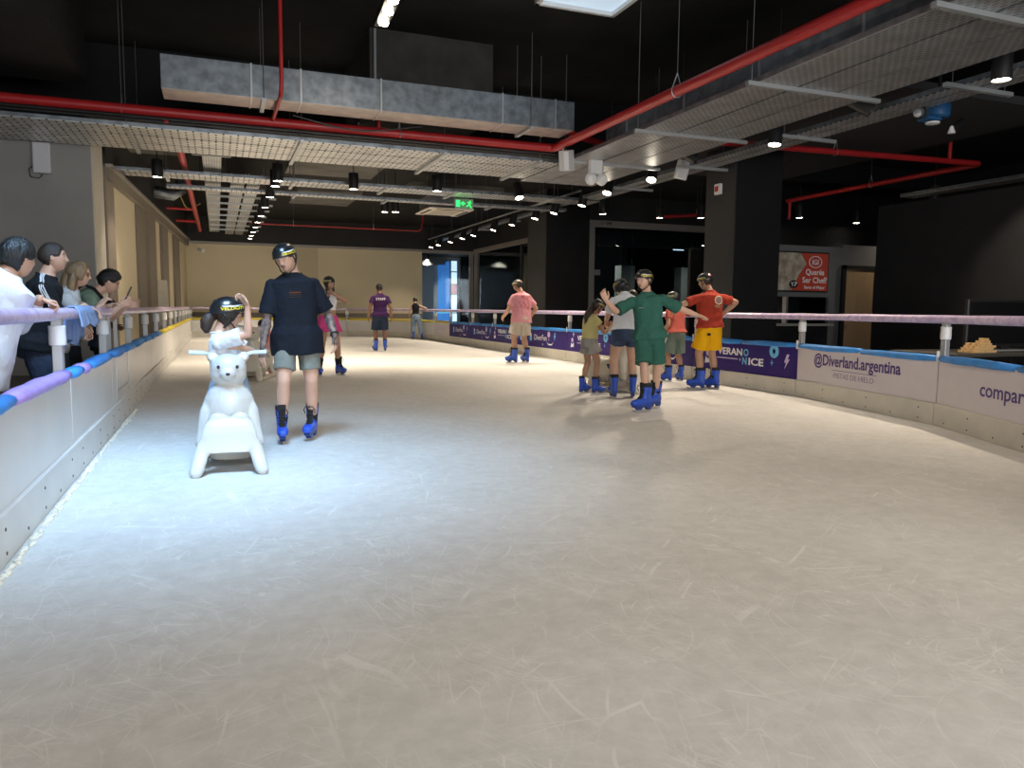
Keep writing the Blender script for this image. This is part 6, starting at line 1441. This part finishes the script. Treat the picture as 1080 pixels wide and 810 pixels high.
P = make_person('skater in a teal tee and dark trousers behind the coral tee', (6.62, 11.35, 0), 350, 1.46, skin=SKIN_M, hr=0.15, vox=0.010, head_res=(30, 40),
    look=dict(hair_mat=HAIR_K, hair_kw=dict(thick=0.07, front=0.25, side=-0.05, back=-0.36)), pose=dict(head=(10, 8, 0)))
shirt(P, TEAL, hem=-0.1, sleeve=0.6); bottoms(P, cloth('dark_slate_trousers', (0.02, 0.03, 0.035)), 1.75, name='trousers')
P = make_person('tall boy in a red tee and yellow shorts seen from behind', (6.90, 9.58, 0), 6, 1.70, skin=SKIN_M, hr=0.136, vox=0.007, head_res=(44, 60), hand_vox=0.003,
    look=dict(helmet=True, red_sticker=True, hair_mat=HAIR_B), pose=dict(head=(26, 10, 0), lean=(-0.02, 0.06, 1), lh_w=(6.52, 9.92, 1.24), le=(-1, -0.3, -0.25), lhd=(-0.25, 0.3, -1), lhn=(0.5, 0.8, 0), rh_w=(7.24, 9.72, 1.14), re=(1, -0.5, 0), rf=(0.11, -0.02, 0.145), lf=(-0.14, 0.02, 0.145), lfy=38, rfy=16))
REDT = cloth('red_cotton', (0.34, 0.038, 0.02))
shirt(P, REDT, hem=-0.02, sleeve=0.72, ease=0.024, drape=1.04, disp=0.03); bs = bottoms(P, cloth('yellow_shorts', (0.74, 0.38, 0.004), var=0.05), 0.82, ease=0.03, flare=0.03); sock(P, SOCKB, 0.84)
em = MB()
ring = [(0.085*math.cos(a)-0.0, 0.068*math.sin(a)) for a in np.linspace(0, 2*math.pi, 25)[:-1]]
for r0, r1, mi in ((1.0, 0.72, 0), (0.62, 0.0, 1)):
    vs = [(x*r0, y*r0, 0) for x, y in ring]+[(x*r1, y*r1, 0) for x, y in ring]; em.add(vs, [(i, (i+1) % 24, 24+(i+1) % 24, 24+i) for i in range(24)], mi)
me = em.mesh('emblem', [mat('cream_ink', (0.62, 0.52, 0.32), 0.6), mat('mauve_ink', (0.32, 0.18, 0.22), 0.6)]); wrap_print(P, me, 0.76, 0.03, 'emblem', dx=0.055)
for yy, ww in ((-0.085, 0.075), (-0.105, 0.055)):
    wrap_print(P, MB().box2((-ww, yy-0.006, 0), (ww, yy+0.006, 0.0001)).mesh('print_line', MATS['cream_ink']), 0.76, 0.03, 'print_line', dx=0.045)
MB().box(P.leg['l'][0].lerp(P.leg['l'][1], 0.25)+Vector((-0.03, -0.145, 0)), (0.06, 0.01, 0.035)).build('leg_patch', BLACK_T, bs)

# ------------------------------------------------------------------ things beyond the right boards
TBL = mat('dark_table_top', (0.05, 0.045, 0.04), 0.5)
tb = thing('table', 'dark table behind the near right boards', 'table', (9.6, 7.2, -0.03))
part('table_top', (8.5, 6.75, 0.63), (10.9, 7.75, 0.675), TBL, tb, 0.005)
for x in (8.6, 10.8):
    for y in (6.85, 7.65): part('leg', (x-0.03, y-0.03, -0.03), (x+0.03, y+0.03, 0.63), BLACKMETAL, tb)
WOOD = mat('pale_wood_block', (0.50, 0.33, 0.15), 0.6, var=0.15, scale=12, stretch=(1, 6, 6))
rs = random.Random(8); blk = MB().box((0, 0, 0), (0.10, 0.06, 0.03)).mesh('wooden_block', WOOD, bev=0.002)
n = 0
for layer, (x0, x1) in enumerate(((8.98, 9.40), (9.03, 9.36), (9.07, 9.33), (9.10, 9.31), (9.15, 9.30), (9.22, 9.28))):
    x = x0
    while x < x1-0.02 or x == x0:
        for y in ((6.92, 7.0, 7.08) if layer < 4 else (6.98,)):
            o = bpy.data.objects.new('wooden_block', blk); COL.objects.link(o); turned = (n+layer) % 3 == 0 and layer < 3
            o.location = (x+0.05, y, 0.675+0.0152+layer*0.0305); o.rotation_euler = (0, 0, math.radians(90 if layer == 5 else rs.uniform(-4, 4)))
            tag(o, 'pale wooden stacking block in the heap on the dark table', 'wooden block', 'wooden blocks heaped on the table'); n += 1
            if layer == 5: break
        x += 0.107
tv = thing('television', 'black flat screen standing on the dark table', 'television', (10.1, 7.3, 0.675))
part('case', (9.3, 7.25, 0.74), (10.85, 7.31, 1.36), BLACKMETAL, tv, 0.01); part('screen', (9.33, 7.24, 0.77), (10.82, 7.25, 1.33), mat('black_gloss', (0.006, 0.006, 0.007), 0.25), tv); part('stand', (9.6, 7.15, 0.675), (10.5, 7.45, 0.69), STRUT, tv); part('stand_neck', (10.0, 7.27, 0.69), (10.15, 7.30, 0.75), BLACKMETAL, tv)
